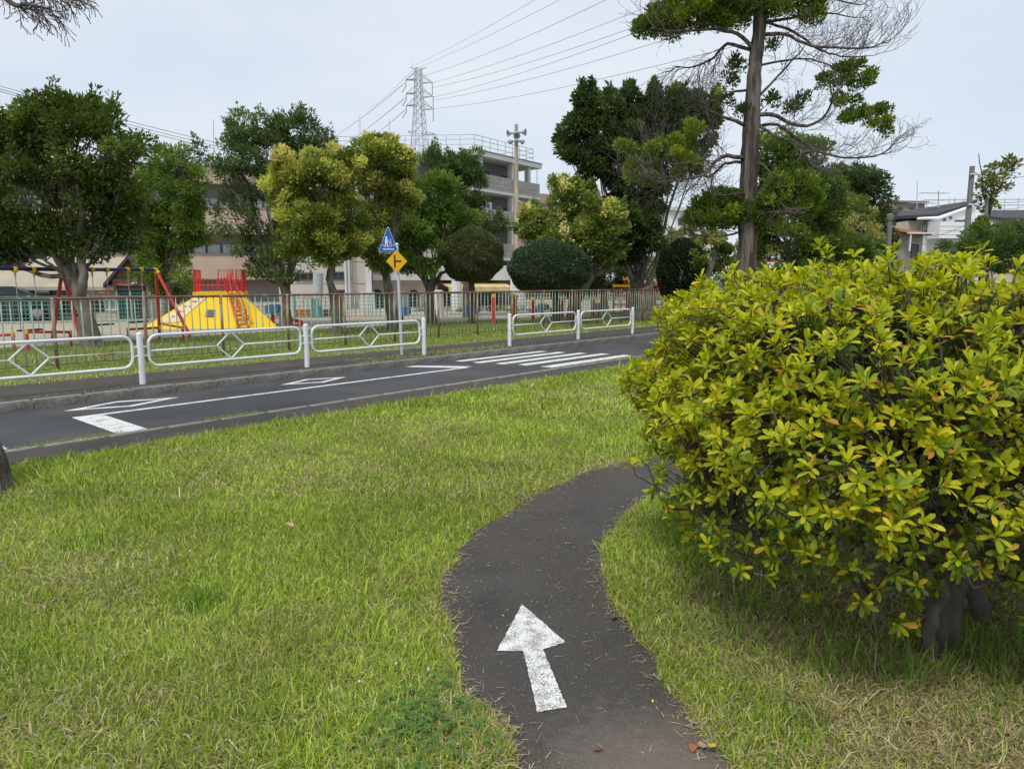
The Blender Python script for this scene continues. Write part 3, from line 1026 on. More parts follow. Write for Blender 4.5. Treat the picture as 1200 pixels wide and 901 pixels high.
class Facade:
    """a wall line A-B; boxes are given by along-wall, height and out-from-wall extents"""
    def __init__(s, A, B):
        s.A, s.B = Vector((*A, 0)), Vector((*B, 0))
        s.L = (s.B - s.A).length
        s.t = (s.B - s.A).normalized()
        s.n = Vector((s.t.y, -s.t.x, 0))
        if s.n.dot(-s.A) < 0:
            s.n = -s.n

    def sD(s, px):
        d = ray(px, 300)
        # A + t*k = w*(d.x, d.y)
        det = s.t.x * -d[1] + s.t.y * d[0]
        k = (-s.A.x * -d[1] - s.A.y * d[0]) / det
        p = s.A + s.t * k
        return k, p.y

    def z(s, px, py):
        return at(px, py, s.sD(px)[1]).z

    def pt(s, k, z, o):
        p = s.A + s.t * k + s.n * o
        return Vector((p.x, p.y, z))

    def box(s, mb, k0, k1, z0, z1, o0, o1):
        return mb.hexa([s.pt(k0, z0, o1), s.pt(k1, z0, o1), s.pt(k1, z0, o0), s.pt(k0, z0, o0),
                        s.pt(k0, z1, o1), s.pt(k1, z1, o1), s.pt(k1, z1, o0), s.pt(k0, z1, o0)])

    def pbox(s, mb, x0, x1, yt, yb, o0, o1):
        xm = (x0 + x1) / 2
        return s.box(mb, s.sD(x0)[0], s.sD(x1)[0], s.z(xm, yb), s.z(xm, yt), o0, o1)

    def window(s, par, x0, x1, yt, yb, name="window", glass=None, fr=None, mull=1, o=0.0):
        k0, k1 = s.sD(x0)[0], s.sD(x1)[0]
        xm = (x0 + x1) / 2
        return s.win(par, k0, k1, s.z(xm, yb), s.z(xm, yt), name, glass, fr, mull, o)

    def win(s, par, k0, k1, z0, z1, name="window", glass=None, fr=None, mull=1, o=0.0):
        k0, k1 = min(k0, k1), max(k0, k1)
        e = min(0.06, (k1 - k0) * .12)
        mb = MB()
        s.box(mb, k0, k1, z0, z0 + e, o, o + .07)
        s.box(mb, k0, k1, z1 - e, z1, o, o + .07)
        s.box(mb, k0, k0 + e, z0 + e, z1 - e, o, o + .07)
        s.box(mb, k1 - e, k1, z0 + e, z1 - e, o, o + .07)
        for i in range(1, mull + 1):
            km = k0 + (k1 - k0) * i / (mull + 1)
            s.box(mb, km - e * .4, km + e * .4, z0 + e, z1 - e, o, o + .065)
        w = build(name, mb, fr or m_frame, par)
        build("pane", s.box(MB(), k0 + e, k1 - e, z0 + e, z1 - e, o, o + .025), glass or m_glass, w)
        return w


# grey apartment block
ap = thing("apartment_building", "grey four storey apartment block with long balconies", "building", (-4, 66, 0))
A, B = (-3.15, 60.0), (1.95, 66.7)
F = Facade(A, B)
L = F.L
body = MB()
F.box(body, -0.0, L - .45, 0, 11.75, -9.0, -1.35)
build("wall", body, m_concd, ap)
side = Facade((-13.0, 60.6), (-3.15, 60.0))
sb_ = MB()
side.box(sb_, 0, side.L - 0.1, 0, 11.7, -8, -.9)
build("wall", sb_, m_conc, ap)
zs = [12.55, 9.75, 6.95, 4.15, 1.3]                # roof slab top, then each floor's ceiling
fl_h = 2.78
roofs = MB()
F.box(roofs, -.3, L + .55, 11.78, 12.15, -9.1, 0.55)
build("roof_slab", roofs, m_concl, ap)
fas = MB()
F.box(fas, -.33, L + .58, 12.16, 12.24, -9.15, 0.60)
build("roof_edge", fas, m_concd, ap)
sr = MB()
side.box(sr, -.2, side.L - .3, 11.76, 12.12, -8.2, 0.4)
build("roof_slab", sr, m_concl, ap)
for fno in range(4):
    zc = 11.78 - fl_h * fno            # ceiling of this storey
    zf = zc - fl_h + .02               # its floor
    par_ = MB()
    F.box(par_, -.05, L + .50, zf + .17, zf + 1.40, .22, .36)
    F.box(par_, L + .36, L + .50, zf + .17, zf + 1.40, -1.3, .218)
    pp = build("balcony_parapet", par_, m_conc, ap)
    for j in range(2):
        gv = MB()
        for k in range(4):
            F.box(gv, .4 + k * 2.1, 2.1 + k * 2.1, zf + .47 + .3 * j, zf + .49 + .3 * j, .36, .372)
        build("groove", gv, m_concd, pp)
    sl_ = MB()
    F.box(sl_, -.1, L + .55, zf - .02, zf + .168, -1.35, .42)
    build("balcony_slab", sl_, m_concl, ap)
    for k in (0.75, 5.05, 7.55):
        cc = MB()
        F.box(cc, k - .16, k + .16, zf + .17, zc - .01, -.25, .214)
        build("column", cc, m_concl, ap)
    build("downpipe", MB().tube([F.pt(5.35, zf + .17, .46), F.pt(5.35, zc, .46)], .06, 8), m_concl, ap)
    for k0, k1, zz in ((1.05, 2.2, (1.2, 2.1)), (3.0, 3.7, (.2, 2.1)), (5.6, 6.2, (1.2, 2.0)), (6.5, 7.1, (.2, 2.0))):
        if (fno + int(k0)) % 3 != 1 or fno == 0:
            F.win(ap, k0, k1, zf + zz[0], zf + zz[1], o=-1.35)
    if fno in (1, 2):
        ac = MB()
        F.box(ac, 2.25, 3.05, zf + 1.5, zf + 2.1, -1.0, -.55)
        u_ = build("air_conditioner", ac, m_signw, ap)
        build("fan_grille", MB().lathe([(.22, 0), (.22, .03), (.05, .04)], F.pt(2.55, zf + 1.8, -.55), 12, F.n), m_concd, u_)
    for (k0, k1) in ((2.0, 3.2), (5.2, 6.4)):
        side.win(ap, k0, k1, zf + 1.0, zf + 2.1, o=-.9)
rl = MB()
pr0 = [F.pt(.0, 12.24, .1), F.pt(L - .2, 12.24, .1)]
for z in (.45, .85, 1.2):
    rl.tube([pr0[0] + Vector((0, 0, z)), pr0[1] + Vector((0, 0, z))], .028, 4)
    a = side.pt(-6, 12.24, -.2) + Vector((0, 0, z))
    rl.tube([a, pr0[0] + Vector((0, 0, z))], .028, 4)
    rl.tube([pr0[1] + Vector((0, 0, z)), pr0[1] + Vector((0, 0, z)) - F.n * 6], .028, 4)
for k in range(9):
    p = pr0[0].lerp(pr0[1], k / 8)
    rl.tube([p, p + Vector((0, 0, 1.2))], .028, 4)
for k in range(14):
    p = side.pt(-6 + (side.L + 6) * k / 14, 12.24, -.2)
    rl.tube([p, p + Vector((0, 0, 1.2))], .028, 4)
build("roof_railing", rl, m_steel, ap)
build("antenna", MB().tube([F.pt(L + .3, 9.5, .2), F.pt(L + .3, 12.0, .2)], .03, 4), m_steel, ap)

# tan institutional building on the left
tb = thing("school_building", "large tan building with long ribbon windows behind the yellow mound", "building", (-28, 55, 0))
F = Facade((-40, 49.5), (-13.5, 54.0))
wl_ = MB()
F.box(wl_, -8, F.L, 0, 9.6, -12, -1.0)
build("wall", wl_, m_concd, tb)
for i, (zb, ztp) in enumerate(((1.75, 3.55), (5.05, 6.85), (8.6, 9.75))):
    w = MB()
    F.box(w, -8, F.L + .1, zb, ztp, -1.5, 0)
    build("spandrel", w, m_tan, tb)
    cpn = MB()
    F.box(cpn, -8, F.L + .15, ztp + .002, ztp + .09, -1.5, .07)
    build("coping", cpn, m_concd, tb)
for zb, zt_ in ((3.66, 4.38), (6.97, 7.7)):
    for k in range(30):
        k0 = -4 + k * 1.04
        F.win(tb, k0, k0 + .98, zb, zt_, glass=m_frost, mull=0, o=-.8)
    for k in range(10):
        build("mullion", F.box(MB(), -4 + k * 3.12 - .06, -4 + k * 3.12 + .06, zt_ + .02, zt_ + .68, -.9, -.7), m_tan, tb)
roof = MB()
F.box(roof, -8, F.L - 6, 9.85, 10.3, -10, -3)
build("roof", roof, m_concl, tb)
for kx in (14.5, 16.0, 17.3):
    build("vent", F.box(MB(), kx, kx + .6, 10.302, 10.9, -6, -5), m_concl, tb)

# half-timbered little house with beige roof
ht = thing("timbered_house", "small mock timber house with brick gable and glass doors", "house", (-16.5, 29.5, 0))
F = Facade((-22.5, 27.2), (-13.6, 29.2))
bw = MB()
k0, k1 = F.sD(-60)[0], F.sD(168)[0]
F.box(bw, k0, k1, 0, F.z(140, 333), -4.5, -.25)
build("wall", bw, m_beige, ht)
g0, g1, gm = F.sD(129)[0], F.sD(167)[0], F.sD(152)[0]
zg0, zg1 = F.z(148, 326), F.z(152, 303)
# gable block: lower brick band and triangle above
zb0 = F.z(148, 335)
gb = MB()
pts = [(g0, zb0), (g1, zb0), (g1, zg0), (gm, zg1), (g0, zg0)]
vs = [F.pt(k, z, o) for o in (0.0, -3.0) for k, z in pts]
gb.add(vs, [(0, 1, 2, 3, 4), (9, 8, 7, 6, 5)] + [(i, 5 + i, 5 + (i + 1) % 5, (i + 1) % 5) for i in range(5)])
build("gable", gb, m_brick, ht)
tmb = MB()
for a, b in (((g0, zg0), (g1, zg0)), ((gm, zg0), (gm, zg1 - .1)), (((g0 + gm) / 2, zg0), (gm, (zg0 + zg1) / 2)), (((g1 + gm) / 2, zg0), (gm, (zg0 + zg1) / 2))):
    tmb.tube([F.pt(a[0], a[1], .03), F.pt(b[0], b[1], .03)], .05, 4)
build("timber", tmb, m_frame, ht)
rf = MB()
for (ka, za, kb, zb_) in ((g0 - .25, zg0 - .22, gm, zg1 + .12), (gm, zg1 + .12, g1 + .22, zg0 - .22)):
    q_ = [F.pt(ka, za, .3), F.pt(kb, zb_, .3), F.pt(kb, zb_, -3.1), F.pt(ka, za, -3.1)]
    rf.hexa([p - Vector((0, 0, .16)) for p in q_] + q_)
build("roof", rf, m_roofd, ht)
br = MB()
ka, kb = F.sD(-70)[0], F.sD(131)[0]
zlo, zhi = F.z(118, 336), F.z(118, 299)
q_ = [F.pt(ka, zlo, .15), F.pt(kb, zlo, .15), F.pt(kb + .2, zhi, -2.6), F.pt(ka, zhi, -2.6)]
br.hexa([p - Vector((0, 0, .14)) for p in q_] + q_)
build("roof", br, m_roofb, ht)
# porch front: posts, lintel sign, glazed doors
pw = MB()
F.box(pw, g0 + .1, g1 - .05, .1, zb0 - .003, -.26, -.2)
build("porch_wall", pw, m_roofd, ht)
lt = MB()
F.box(lt, g0 + .15, g1 - .1, F.z(148, 341), F.z(148, 336.5), -.18, -.12)
build("lintel", lt, m_frame, ht)
pan = MB()
F.pbox(pan, 152, 159, 327, 333, .01, .05)
pan_o = build("sign_board", pan, m_signw, ht)
dots = MB()
for k in range(3):
    F.pbox(dots, 153 + 2 * k, 154.3 + 2 * k, 328.3, 330, .052, .06)
build("sign_mark", dots, m_frame, pan_o)
m_dgreen = mat("green_door_frame", (0.06, 0.22, 0.17), 0.5)
for x0, x1 in ((134, 148), (150, 163)):
    F.window(ht, x0, x1, 342.5, 375, "door", glass=m_glass, fr=m_dgreen, o=-.19)
for px in (133, 149, 164.5):
    build("post", F.pbox(MB(), px - .7, px + .7, 341.4, 378, -.16, .02), m_concl, ht)
F.window(ht, 116, 130, 350, 364, "window", glass=m_frost, fr=m_signw, o=-.24)
F.window(ht, 59, 74, 336, 352, "window", glass=m_concl, fr=m_tan, o=-.24)
F.window(ht, 105, 111, 336, 352, "window", glass=m_concl, fr=m_tan, o=-.24)
sbn = MB()
F.pbox(sbn, 38, 56, 335.5, 345, .02, .10)
so = build("sign_board", sbn, m_roofd, ht, label="dark notice board with a row of pale lettering strokes")
mk = MB()
for k in range(7):
    F.pbox(mk, 39.2 + k * 2.3, 40.7 + k * 2.3, 340.5, 342.5, .102, .115)
build("sign_mark", mk, m_concl, so)
p2 = MB()
F.pbox(p2, 112.5, 128, 335.5, 344, .02, .08)
build("poster", p2, m_brick, ht)

# parked cars behind the mesh fence on the left
m_car = mat("dark_green_car_paint", (0.018, 0.030, 0.030), 0.3, 0.1, 2, spec=0.5)
m_tyre = mat("tyre", (0.02, 0.02, 0.02), 0.85)


def car(cx, cy, L, label, rz=0.0, H=1.75):
    o = thing("parked_car", label, "car", (cx, cy, .1), "dark cars parked behind the mesh fence")
    ca, sa = math.cos(rz), math.sin(rz)
    T = lambda x, y, z: Vector((cx + x * ca - y * sa, cy + x * sa + y * ca, .1 + z))
    W = .82
    h = L / 2
    prof = [(-h, .35), (-h, .85), (-h + .12, .95), (-h + .25, H - .12), (-h + .5, H), (h - 1.5, H), (h - .85, 1.0), (h - .1, .85), (h, .6), (h, .3)]
    n = len(prof)
    vs = [T(x, y * (W if z < 1.05 else W * .86), z) for y in (-1, 1) for x, z in prof]
    build("body", MB().add(vs, [tuple(range(n)), tuple(range(2 * n - 1, n - 1, -1))] + [(i, n + i, n + (i + 1) % n, (i + 1) % n) for i in range(n)]), m_car, o)
    for s in (-1, 1):
        for x0, x1 in ((-h + .45, -h + 1.5), (-h + 1.6, h - 1.55)):
            y0, y1 = s * (W * .945), s * (W * .875)
            build("side_window", MB().hexa([T(x0, y0, 1.05), T(x1, y0, 1.05), T(x1, y0 * .97, 1.05), T(x0, y0 * .97, 1.05), T(x0 + .1, y1, H - .15), T(x1 - .1, y1, H - .15), T(x1 - .1, y1 * .96, H - .15), T(x0 + .1, y1 * .96, H - .15)]), m_glass, o)
        for x in (-h + .7, h - .75):
            w = build("wheel", MB().lathe([(.20, -.11), (.31, -.10), (.31, .10), (.20, .11)], T(x, s * (W - .06), .31), 16, T(0, 1, 0) - T(0, 0, 0)), m_tyre, o)
            build("hub", MB().lathe([(.17, 0), (.15, .02), (.05, .03)], T(x, s * (W + .05), .31), 12, (T(0, s, 0) - T(0, 0, 0))), m_conc, w)
        build("headlight", MB().lathe([(.10, 0), (.08, .03)], T(h - .02, s * .55, .70), 10, T(1, 0, 0) - T(0, 0, 0)), m_signw, o)
    return o


ca_ = at(8, 370, 25.0)
car(ca_.x - 1.6, 27.8, 3.3, "dark car parked at the far left behind the mesh fence", 0.35, 1.32)
ca_ = at(58, 370, 26.0)
car(ca_.x - 1.4, 29.0, 3.3, "dark car parked behind the leaning tree beside the timbered house", 0.35, 1.3)

# cream block with dark windows
cb = thing("cream_building", "cream rendered building with small dark windows and drainpipes", "building", (-10, 42, 0))
F = Facade((-14.6, 38.6), (-8.1, 40.0))
w = MB()
F.box(w, F.sD(325)[0], F.sD(434)[0], 0, F.z(400, 250), -8, 0)
build("wall", w, m_cream, cb)
for x0, x1, y0, y1 in ((352, 368.5, 319.5, 329), (388.5, 403, 318.5, 328.5), (388.5, 404, 339.5, 347), (388.5, 404, 349, 355), (345, 350, 319.5, 329)):
    F.window(cb, x0, x1, y0, y1, o=0.01)
for px, m_ in ((404.5, m_concl), (408.5, m_concl), (411.5, m_conc), (410, m_concl)):
    k = F.sD(px)[0]
    build("drainpipe", MB().tube([F.pt(k, 0, .14 + (px % 2) * .1), F.pt(k, F.z(px, 268), .14 + (px % 2) * .1)], .075 if px < 410 else .05, 8), m_, cb)
p = MB()
F.pbox(p, 427.5, 434.4, 255, 372, .004, .5)
build("corner_pier", p, m_concl, cb)
p = MB()
F.pbox(p, 420, 437, 342, 374, .52, 1.4)
build("meter_box", p, m_concl, cb)
for y in (287, 306, 332):
    build("wall_joint", F.pbox(MB(), 326, 427, y, y + .6, .003, .02), m_conc, cb)
build("floor_band", F.pbox(MB(), 326, 427.4, 266, 268, .003, .08), m_concl, cb)

# cream house with arches
ah = thing("arched_house", "low cream house with arched openings behind the sign pole", "house", (-7, 44, 0))
F = Facade((-9.3, 41.5), (-4.0, 43.2))
w = MB()
F.box(w, F.sD(433.5)[0], F.sD(512)[0], 0, F.z(470, 297), -7, 0)
build("wall", w, m_cream, ah)
s = MB()
F.pbox(s, 434, 511, 322.5, 328.5, .003, .9)
build("balcony_slab", s, m_concl, ah)
for px, hw in ((441, 6), (484, 5.5)):
    k0, k1 = F.sD(px - hw)[0], F.sD(px + hw)[0]
    z0, zs_ = .1, F.z(px, 345)
    r = (k1 - k0) / 2
    arc = [(k0, z0), (k1, z0)] + [((k0 + k1) / 2 + r * math.cos(t), zs_ + r * math.sin(t)) for t in np.linspace(0, PI, 9)]
    n = len(arc)
    vs = [F.pt(k, z, o) for o in (.02, .06) for k, z in arc]
    build("arched_door", MB().add(vs, [tuple(range(n)), tuple(range(2 * n - 1, n - 1, -1))] + [(i, n + i, n + (i + 1) % n, (i + 1) % n) for i in range(n)]), m_glass, ah)
F.window(ah, 436, 452, 303, 319, fr=m_dred, glass=mat("wine_shutter", (0.12, 0.035, 0.035), 0.7), o=.01)

# low building with the yellow awning
ab = thing("awning_building", "low grey building with a long faded yellow awning", "shop", (-3, 47, 0))
F = Facade((-5.2, 44.5), (1.5, 47.5))
w = MB()
F.box(w, F.sD(506)[0], F.sD(600)[0], 0, F.z(550, 318), -6, 0)
build("wall", w, m_concd, ab)
w = MB()
F.pbox(w, 505, 602, 311.5, 328.5, .01, 1.2)
build("fascia", w, m_concl, ab)
k0, k1 = F.sD(512)[0], F.sD(585)[0]
z1, z0 = F.z(548, 329.5), F.z(548, 336)
aw = MB().hexa([F.pt(k0, z1 - .05, .02), F.pt(k1, z1 - .05, .02), F.pt(k1, z0 - .05, 2.2), F.pt(k0, z0 - .05, 2.2),
                F.pt(k0, z1, .02), F.pt(k1, z1, .02), F.pt(k1, z0, 2.2), F.pt(k0, z0, 2.2)])
o_aw = build("awning", aw, m_awn, ab)
build("valance", F.box(MB(), k0, k1, z0 - .35, z0 - .052, 2.15, 2.2), m_awn, o_aw)
for x0, x1, y0, y1 in ((541.5, 548.5, 318.5, 325.5), (555, 559.5, 320, 325.5)):
    build("yellow_board", F.pbox(MB(), x0, x1, y0, y1, 1.22, 1.3), mat("bright_yellow_board", (0.75, 0.52, 0.01), 0.5), ab)
for x0 in (515, 528, 543, 560, 574):
    F.window(ab, x0, x0 + 11, 340, 362, "shopfront", glass=m_glass, mull=1, o=.02)
for px in (582,):
    a = F.pt(F.sD(px)[0], .1, 2.4)
    build("post", MB().tube([a, Vector((a.x, a.y, F.z(px, 324)))], .09, 8), m_white, ab)

# salmon roof and chimney tower beyond the speaker pole
sh = thing("salmon_building", "low salmon coloured building with a square tower beyond the pole", "building", (2.5, 76, 0))
F = Facade((0.2, 75), (6, 78))
build("wall", F.pbox(MB(), 615, 665, 239.5, 345, -6, 0), mat("salmon_wall", (0.45, 0.30, 0.25), 0.85), sh)
build("roof", F.pbox(MB(), 614, 666, 236.5, 239.4, -6.2, .3), mat("salmon_roof", (0.40, 0.24, 0.18), 0.85), sh)
build("tower", F.pbox(MB(), 637.5, 647, 226, 236.4, -3, -1), mat("tower_wall", (0.33, 0.27, 0.24), 0.85), sh)
F.window(sh, 640, 652, 300, 318, o=.01)
F.window(sh, 650, 656, 245, 256, o=.01)

# white house on the right, with its neighbours
wh = thing("white_house", "white gabled house with dark roof right of the big conifer", "house", (25, 44, 0))
F = Facade((22.6, 42.2), (29.3, 43.0))
D_ = 42.5
kl, kr = F.sD(1080)[0], F.sD(1152)[0]
zl, zr_ = F.z(1082, 262), F.z(1146, 243)
pts = [(kl, 0), (kr, 0), (kr, zr_ - .05), (kr - 1.2, F.z(1138, 240.5)), (kl, zl)]
n = 5
vs = [F.pt(k, z, o) for o in (0, -7) for k, z in pts]
build("wall", MB().add(vs, [tuple(range(n)), tuple(range(2 * n - 1, n - 1, -1))] + [(i, n + i, n + (i + 1) % n, (i + 1) % n) for i in range(n)]), m_wwall, wh)
build("wall", F.pbox(MB(), 1065, 1088, 258.5, 300, -7, -.3), m_beige, wh)
w = MB()
F.pbox(w, 1080.5, 1140, 262.5, 281, .3, 1.3)
build("balcony", w, m_wwall, wh)
for y in (267, 272, 276.5):
    build("groove", F.pbox(MB(), 1080.7, 1139.7, y, y + .45, 1.302, 1.315), m_concl, wh)
barge = MB().tube([F.pt(F.sD(1065)[0], F.z(1065, 257.5), .5), F.pt(F.sD(1089)[0], F.z(1089, 256.3), .5), F.pt(F.sD(1136)[0], F.z(1136, 239.5), .5)], .085, 4)
build("bargeboard", barge, m_wwall, wh)
rq = [F.pt(F.sD(1064)[0], F.z(1064, 256.5), .3), F.pt(F.sD(1089)[0], F.z(1089, 255), .3), F.pt(F.sD(1135)[0], F.z(1135, 238.5), .3),
      F.pt(F.sD(1135)[0], F.z(1135, 238.5), -7), F.pt(F.sD(1064)[0], F.z(1064, 246.5), -9)]
rq2 = [p + Vector((0, 0, .18)) for p in rq]
build("roof", MB().add(rq + rq2, [(4, 3, 2, 1, 0), (5, 6, 7, 8, 9)] + [(i, (i + 1) % 5, 5 + (i + 1) % 5, 5 + i) for i in range(5)]), m_roofd, wh)
F.window(wh, 1077.5, 1083, 261, 273, glass=m_frost, o=.01)
F.window(wh, 1115, 1124, 258, 260.4, o=.01, mull=0)
F.window(wh, 1125, 1133, 257.5, 259.6, o=.01, mull=0)
for px in (1103, 1110):
    build("vent", MB().lathe([(.10, 0), (.08, .05)], F.pt(F.sD(px)[0], F.z(px, 257.5 - (px - 1103) * .3), .01), 8, F.n), m_concd, wh)
F.window(wh, 1090, 1101, 289, 312, "door", o=.02, fr=m_signw)
F.window(wh, 1103, 1118, 287, 312, "window", o=.02, glass=m_frost, fr=m_signw)
build("plinth", F.pbox(MB(), 1079, 1089, 297, 320, .02, .1), mat("slate_blue_wall", (0.10, 0.11, 0.14), 0.7), wh)
gh = thing("tile_roof_house", "small grey block house with an orange tiled roof", "house", (21, 39, 0))
F = Facade((19.8, 38.6), (22.6, 39.0))
build("wall", F.pbox(MB(), 1052, 1080, 274, 325, -5, 0), mat("grey_block_wall", (0.34, 0.33, 0.31), 0.85, 0.15, 3), gh)
rq = [F.pt(F.sD(1044)[0], F.z(1050, 272), .5), F.pt(F.sD(1082)[0], F.z(1080, 277), .5), F.pt(F.sD(1068)[0], F.z(1068, 267), -3), F.pt(F.sD(1044)[0], F.z(1050, 263), -3)]
build("roof", MB().hexa(rq + [p + Vector((0, 0, .14)) for p in rq]), m_roofo, gh)
build("gutter", F.pbox(MB(), 1053, 1083, 273.5, 275, .5, .65), m_signw, gh)
build("downpipe", F.pbox(MB(), 1056, 1057.5, 275, 295, .52, .6), m_signw, gh)
F.window(gh, 1067, 1075, 286, 312, "doorway", o=.01, mull=0)
hh = thing("hill_house", "weathered brown house on the rise beyond the white house", "house", (30, 75, 0))
F = Facade((38, 72), (44, 73))
build("wall", F.pbox(MB(), 1044, 1079, 238, 330, -6, 0), mat("brown_wall", (0.30, 0.24, 0.21), 0.9, 0.2, .6), hh)
build("roof", F.pbox(MB(), 1043, 1081, 235.8, 237.9, -6.2, .3), mat("brown_roof", (0.24, 0.20, 0.18), 0.9), hh)
F.window(hh, 1061, 1066, 243, 248, o=.01)
F.window(hh, 1048, 1053, 243, 248, o=.01)
nh = thing("slate_roof_house", "pale house with a slate roof in front of the brown hill house", "house", (30, 52, 0))
F = Facade((27.5, 51.6), (30.6, 52))
build("wall", F.pbox(MB(), 1046, 1070, 258, 330, -5, 0), m_beige, nh)
rq = [F.pt(F.sD(1043)[0], F.z(1050, 259), .4), F.pt(F.sD(1070)[0], F.z(1066, 259), .4), F.pt(F.sD(1068)[0], F.z(1062, 248.5), -3), F.pt(F.sD(1047)[0], F.z(1050, 250), -3)]
build("roof", MB().hexa(rq + [p + Vector((0, 0, .14)) for p in rq]), m_roofd, nh)
F.window(nh, 1059.5, 1064, 263, 268, o=.01)
dh = thing("dark_roof_house", "house with a long dark roof above the right hedge", "house", (38, 50, 0))
F = Facade((32, 47), (44, 50))
build("wall", F.pbox(MB(), 1166, 1290, 256, 330, -8, 0), m_beige, dh)
rq = [F.pt(F.sD(1160)[0], F.z(1170, 259), .5), F.pt(F.sD(1300)[0], F.z(1250, 259), .5), F.pt(F.sD(1300)[0], F.z(1250, 240), -4), F.pt(F.sD(1166)[0], F.z(1170, 243), -4)]
build("roof", MB().hexa(rq + [p + Vector((0, 0, .15)) for p in rq]), m_roofd, dh)
rlm = MB()
for z in (0, .4):
    rlm.tube([rq[3] + Vector((.3, 0, .5 + z)), rq[2] + Vector((0, 0, .5 + z))], .03, 4)
for k in range(9):
    p = rq[3].lerp(rq[2], k / 8)
    rlm.tube([p, p + Vector((0, 0, 1.0))], .03, 4)
build("roof_railing", rlm, m_steel, dh)
F.window(dh, 1180, 1196, 268, 280, o=.01)
bh = thing("pale_house", "pale house glimpsed between the dark tree and the conifer", "house", (10, 60, 0))
F = Facade((12, 58), (17.5, 59))
build("wall", F.pbox(MB(), 784, 838, 248, 340, -6, 0), m_wwall, bh)
build("roof", F.pbox(MB(), 782, 840, 243.5, 247.9, -6.3, .4), m_concl, bh)
F.window(bh, 793, 803, 256, 264, o=.01)
F.window(bh, 812, 822, 256, 264, o=.01)
cp = thing("carport", "low dark carport roof at the right edge before the hedge", "carport", (18.5, 23, 0))
a = at(1182, 291, 23)
build("roof", MB().box((a.x + 2.0, 23.6, a.z - .14), (4.0, 2.4, .26)), m_roofd, cp)
build("fascia", MB().box((a.x + 2.0, 22.36, a.z - .02), (4.05, .06, .05)), m_steel, cp)
for dx in (.3, 3.6):
    build("post", MB().tube([(a.x + dx, 22.7, 0), (a.x + dx, 22.7, a.z - .272)], .06, 8), m_steel, cp)

# television aerials on the right-hand roofs
for px, pt, pb, D, lab, bars in ((1100, 224, 246, 44.5, "tall television aerial with crossed bars above the white house", 3), (1119, 232, 246, 45.5, "short television aerial right of the tall one", 2), (1075, 212, 240, 70, "thin whip mast above the brown hill house", 0), (1086, 236, 248, 46, "small aerial left of the tall one", 1),
                                 (250, 140, 226, 58, "thin mast standing on the tan building", 0), (421, 137, 250, 60, "white mast behind the yellowish crowns", 0), (456, 140, 250, 58, "slim dark mast left of the pylon", 0)):
    a, b = at(px, pt, D), at(px, pb, D)
    mast = MB().tube([b - Vector((0, 0, .5)), a], .035 if px != 421 else .09, 5)
    if bars:
        o = thing("aerial", lab, "aerial", b)
        build("mast", mast, m_steel, o)
        for k in range(bars):
            z = a.z - .12 - k * .42
            w_ = 1.1 - .25 * k
            el = MB().tube([(a.x - w_, D, z), (a.x + w_ * .5, D, z)], .022, 4)
            for j in range(6):
                xx = a.x - w_ + 1.5 * w_ * j / 5
                el.tube([(xx, D - .25, z), (xx, D + .25, z)], .014, 4)
            build("element_bar", el, m_steel, o)
    else:
        tag(build("mast", mast, m_signw if px == 421 else m_steel, loc=b), lab, "mast")

# ------------------------------------------------------------------ poles, pylon, overhead wires
m_pole = mat("weathered_pole", (0.50, 0.40, 0.31), 0.8, 0.15, 2.0, col2=(0.36, 0.25, 0.18), mix=(0.45, 0.65), stretch=(3, 3, .5))
m_polec = mat("concrete_pole", (0.20, 0.195, 0.19), 0.85, 0.12, 2.0)
m_horn = mat("horn_grey", (0.33, 0.37, 0.37), 0.55, 0.12, 3)
DS = 45.0
b_, t_ = at(606, 340, DS), at(605, 152, DS)
lsp = thing("loudspeaker_pole", "tall weathered pole topped with grey horn loudspeakers", "loudspeaker pole", (b_.x, DS, .1))
build("pole", MB().tube([(b_.x, DS, 0), (t_.x, DS, t_.z)], [.18, .11], 12), m_pole, lsp)
build("pole_cap", MB().tube([(t_.x, DS, t_.z + .003), (t_.x, DS, t_.z + .3)], .11, 10), m_horn, lsp)
for px, py, dr in ((600.5, 156.5, (-1, -.35, -.12)), (610, 155.5, (1, -.35, -.05)), (605.5, 160, (.05, -1, -.2))):
    c = at(px, py, DS - .15)
    hn = build("horn", MB().lathe([(.04, -.26), (.07, -.22), (.07, -.05), (.05, 0), (.08, .10), (.13, .20), (.20, .30), (.215, .32), (.18, .28), (.06, .08)], c, 14, dr), m_horn, lsp)
build("crossarm", MB().tube([at(597.5, 166, DS - .2), at(612.5, 166, DS - .2)], .06, 6), m_horn, lsp)
for px in (598, 612):
    c = at(px, 167, DS - .2)
    build("lamp", MB().lathe([(.06, -.12), (.16, 0), (.16, .1), (.05, .14)], c, 10), m_horn, lsp)

DU = 31.0
b_, t_ = at(1131, 300, DU), at(1139.5, 195, DU)
up = thing("utility_pole", "leaning grey concrete utility pole in front of the white house", "utility pole", (b_.x, DU, .1))
foot = b_ + (b_ - t_) * 0.6
foot.z = 0
build("pole", MB().tube([foot, t_], [.135, .10], 12), m_polec, up)
for z, w_ in ((.35, .5), (1.6, .35)):
    p = t_ - Vector((0, 0, z))
    build("crossarm", MB().tube([p + Vector((-w_ * .3, -.14, 0)), p + Vector((w_, -.14, 0))], .04, 6), m_galv, up)
    build("insulator", MB().lathe([(.05, 0), (.07, .05), (.04, .14)], p + Vector((w_ * .9, -.14, .03)), 8), m_signw, up)
m_pipe = mat("grey_pipe", (0.17, 0.185, 0.19), 0.6, 0.12, 3)
a = at(1043.5, 300, 27)
b = at(1043, 254, 27)
o = thing("vent_pipe", "short thick grey pipe with a cap behind the azalea, left of the orange roof", "pipe", (a.x, 27, .1))
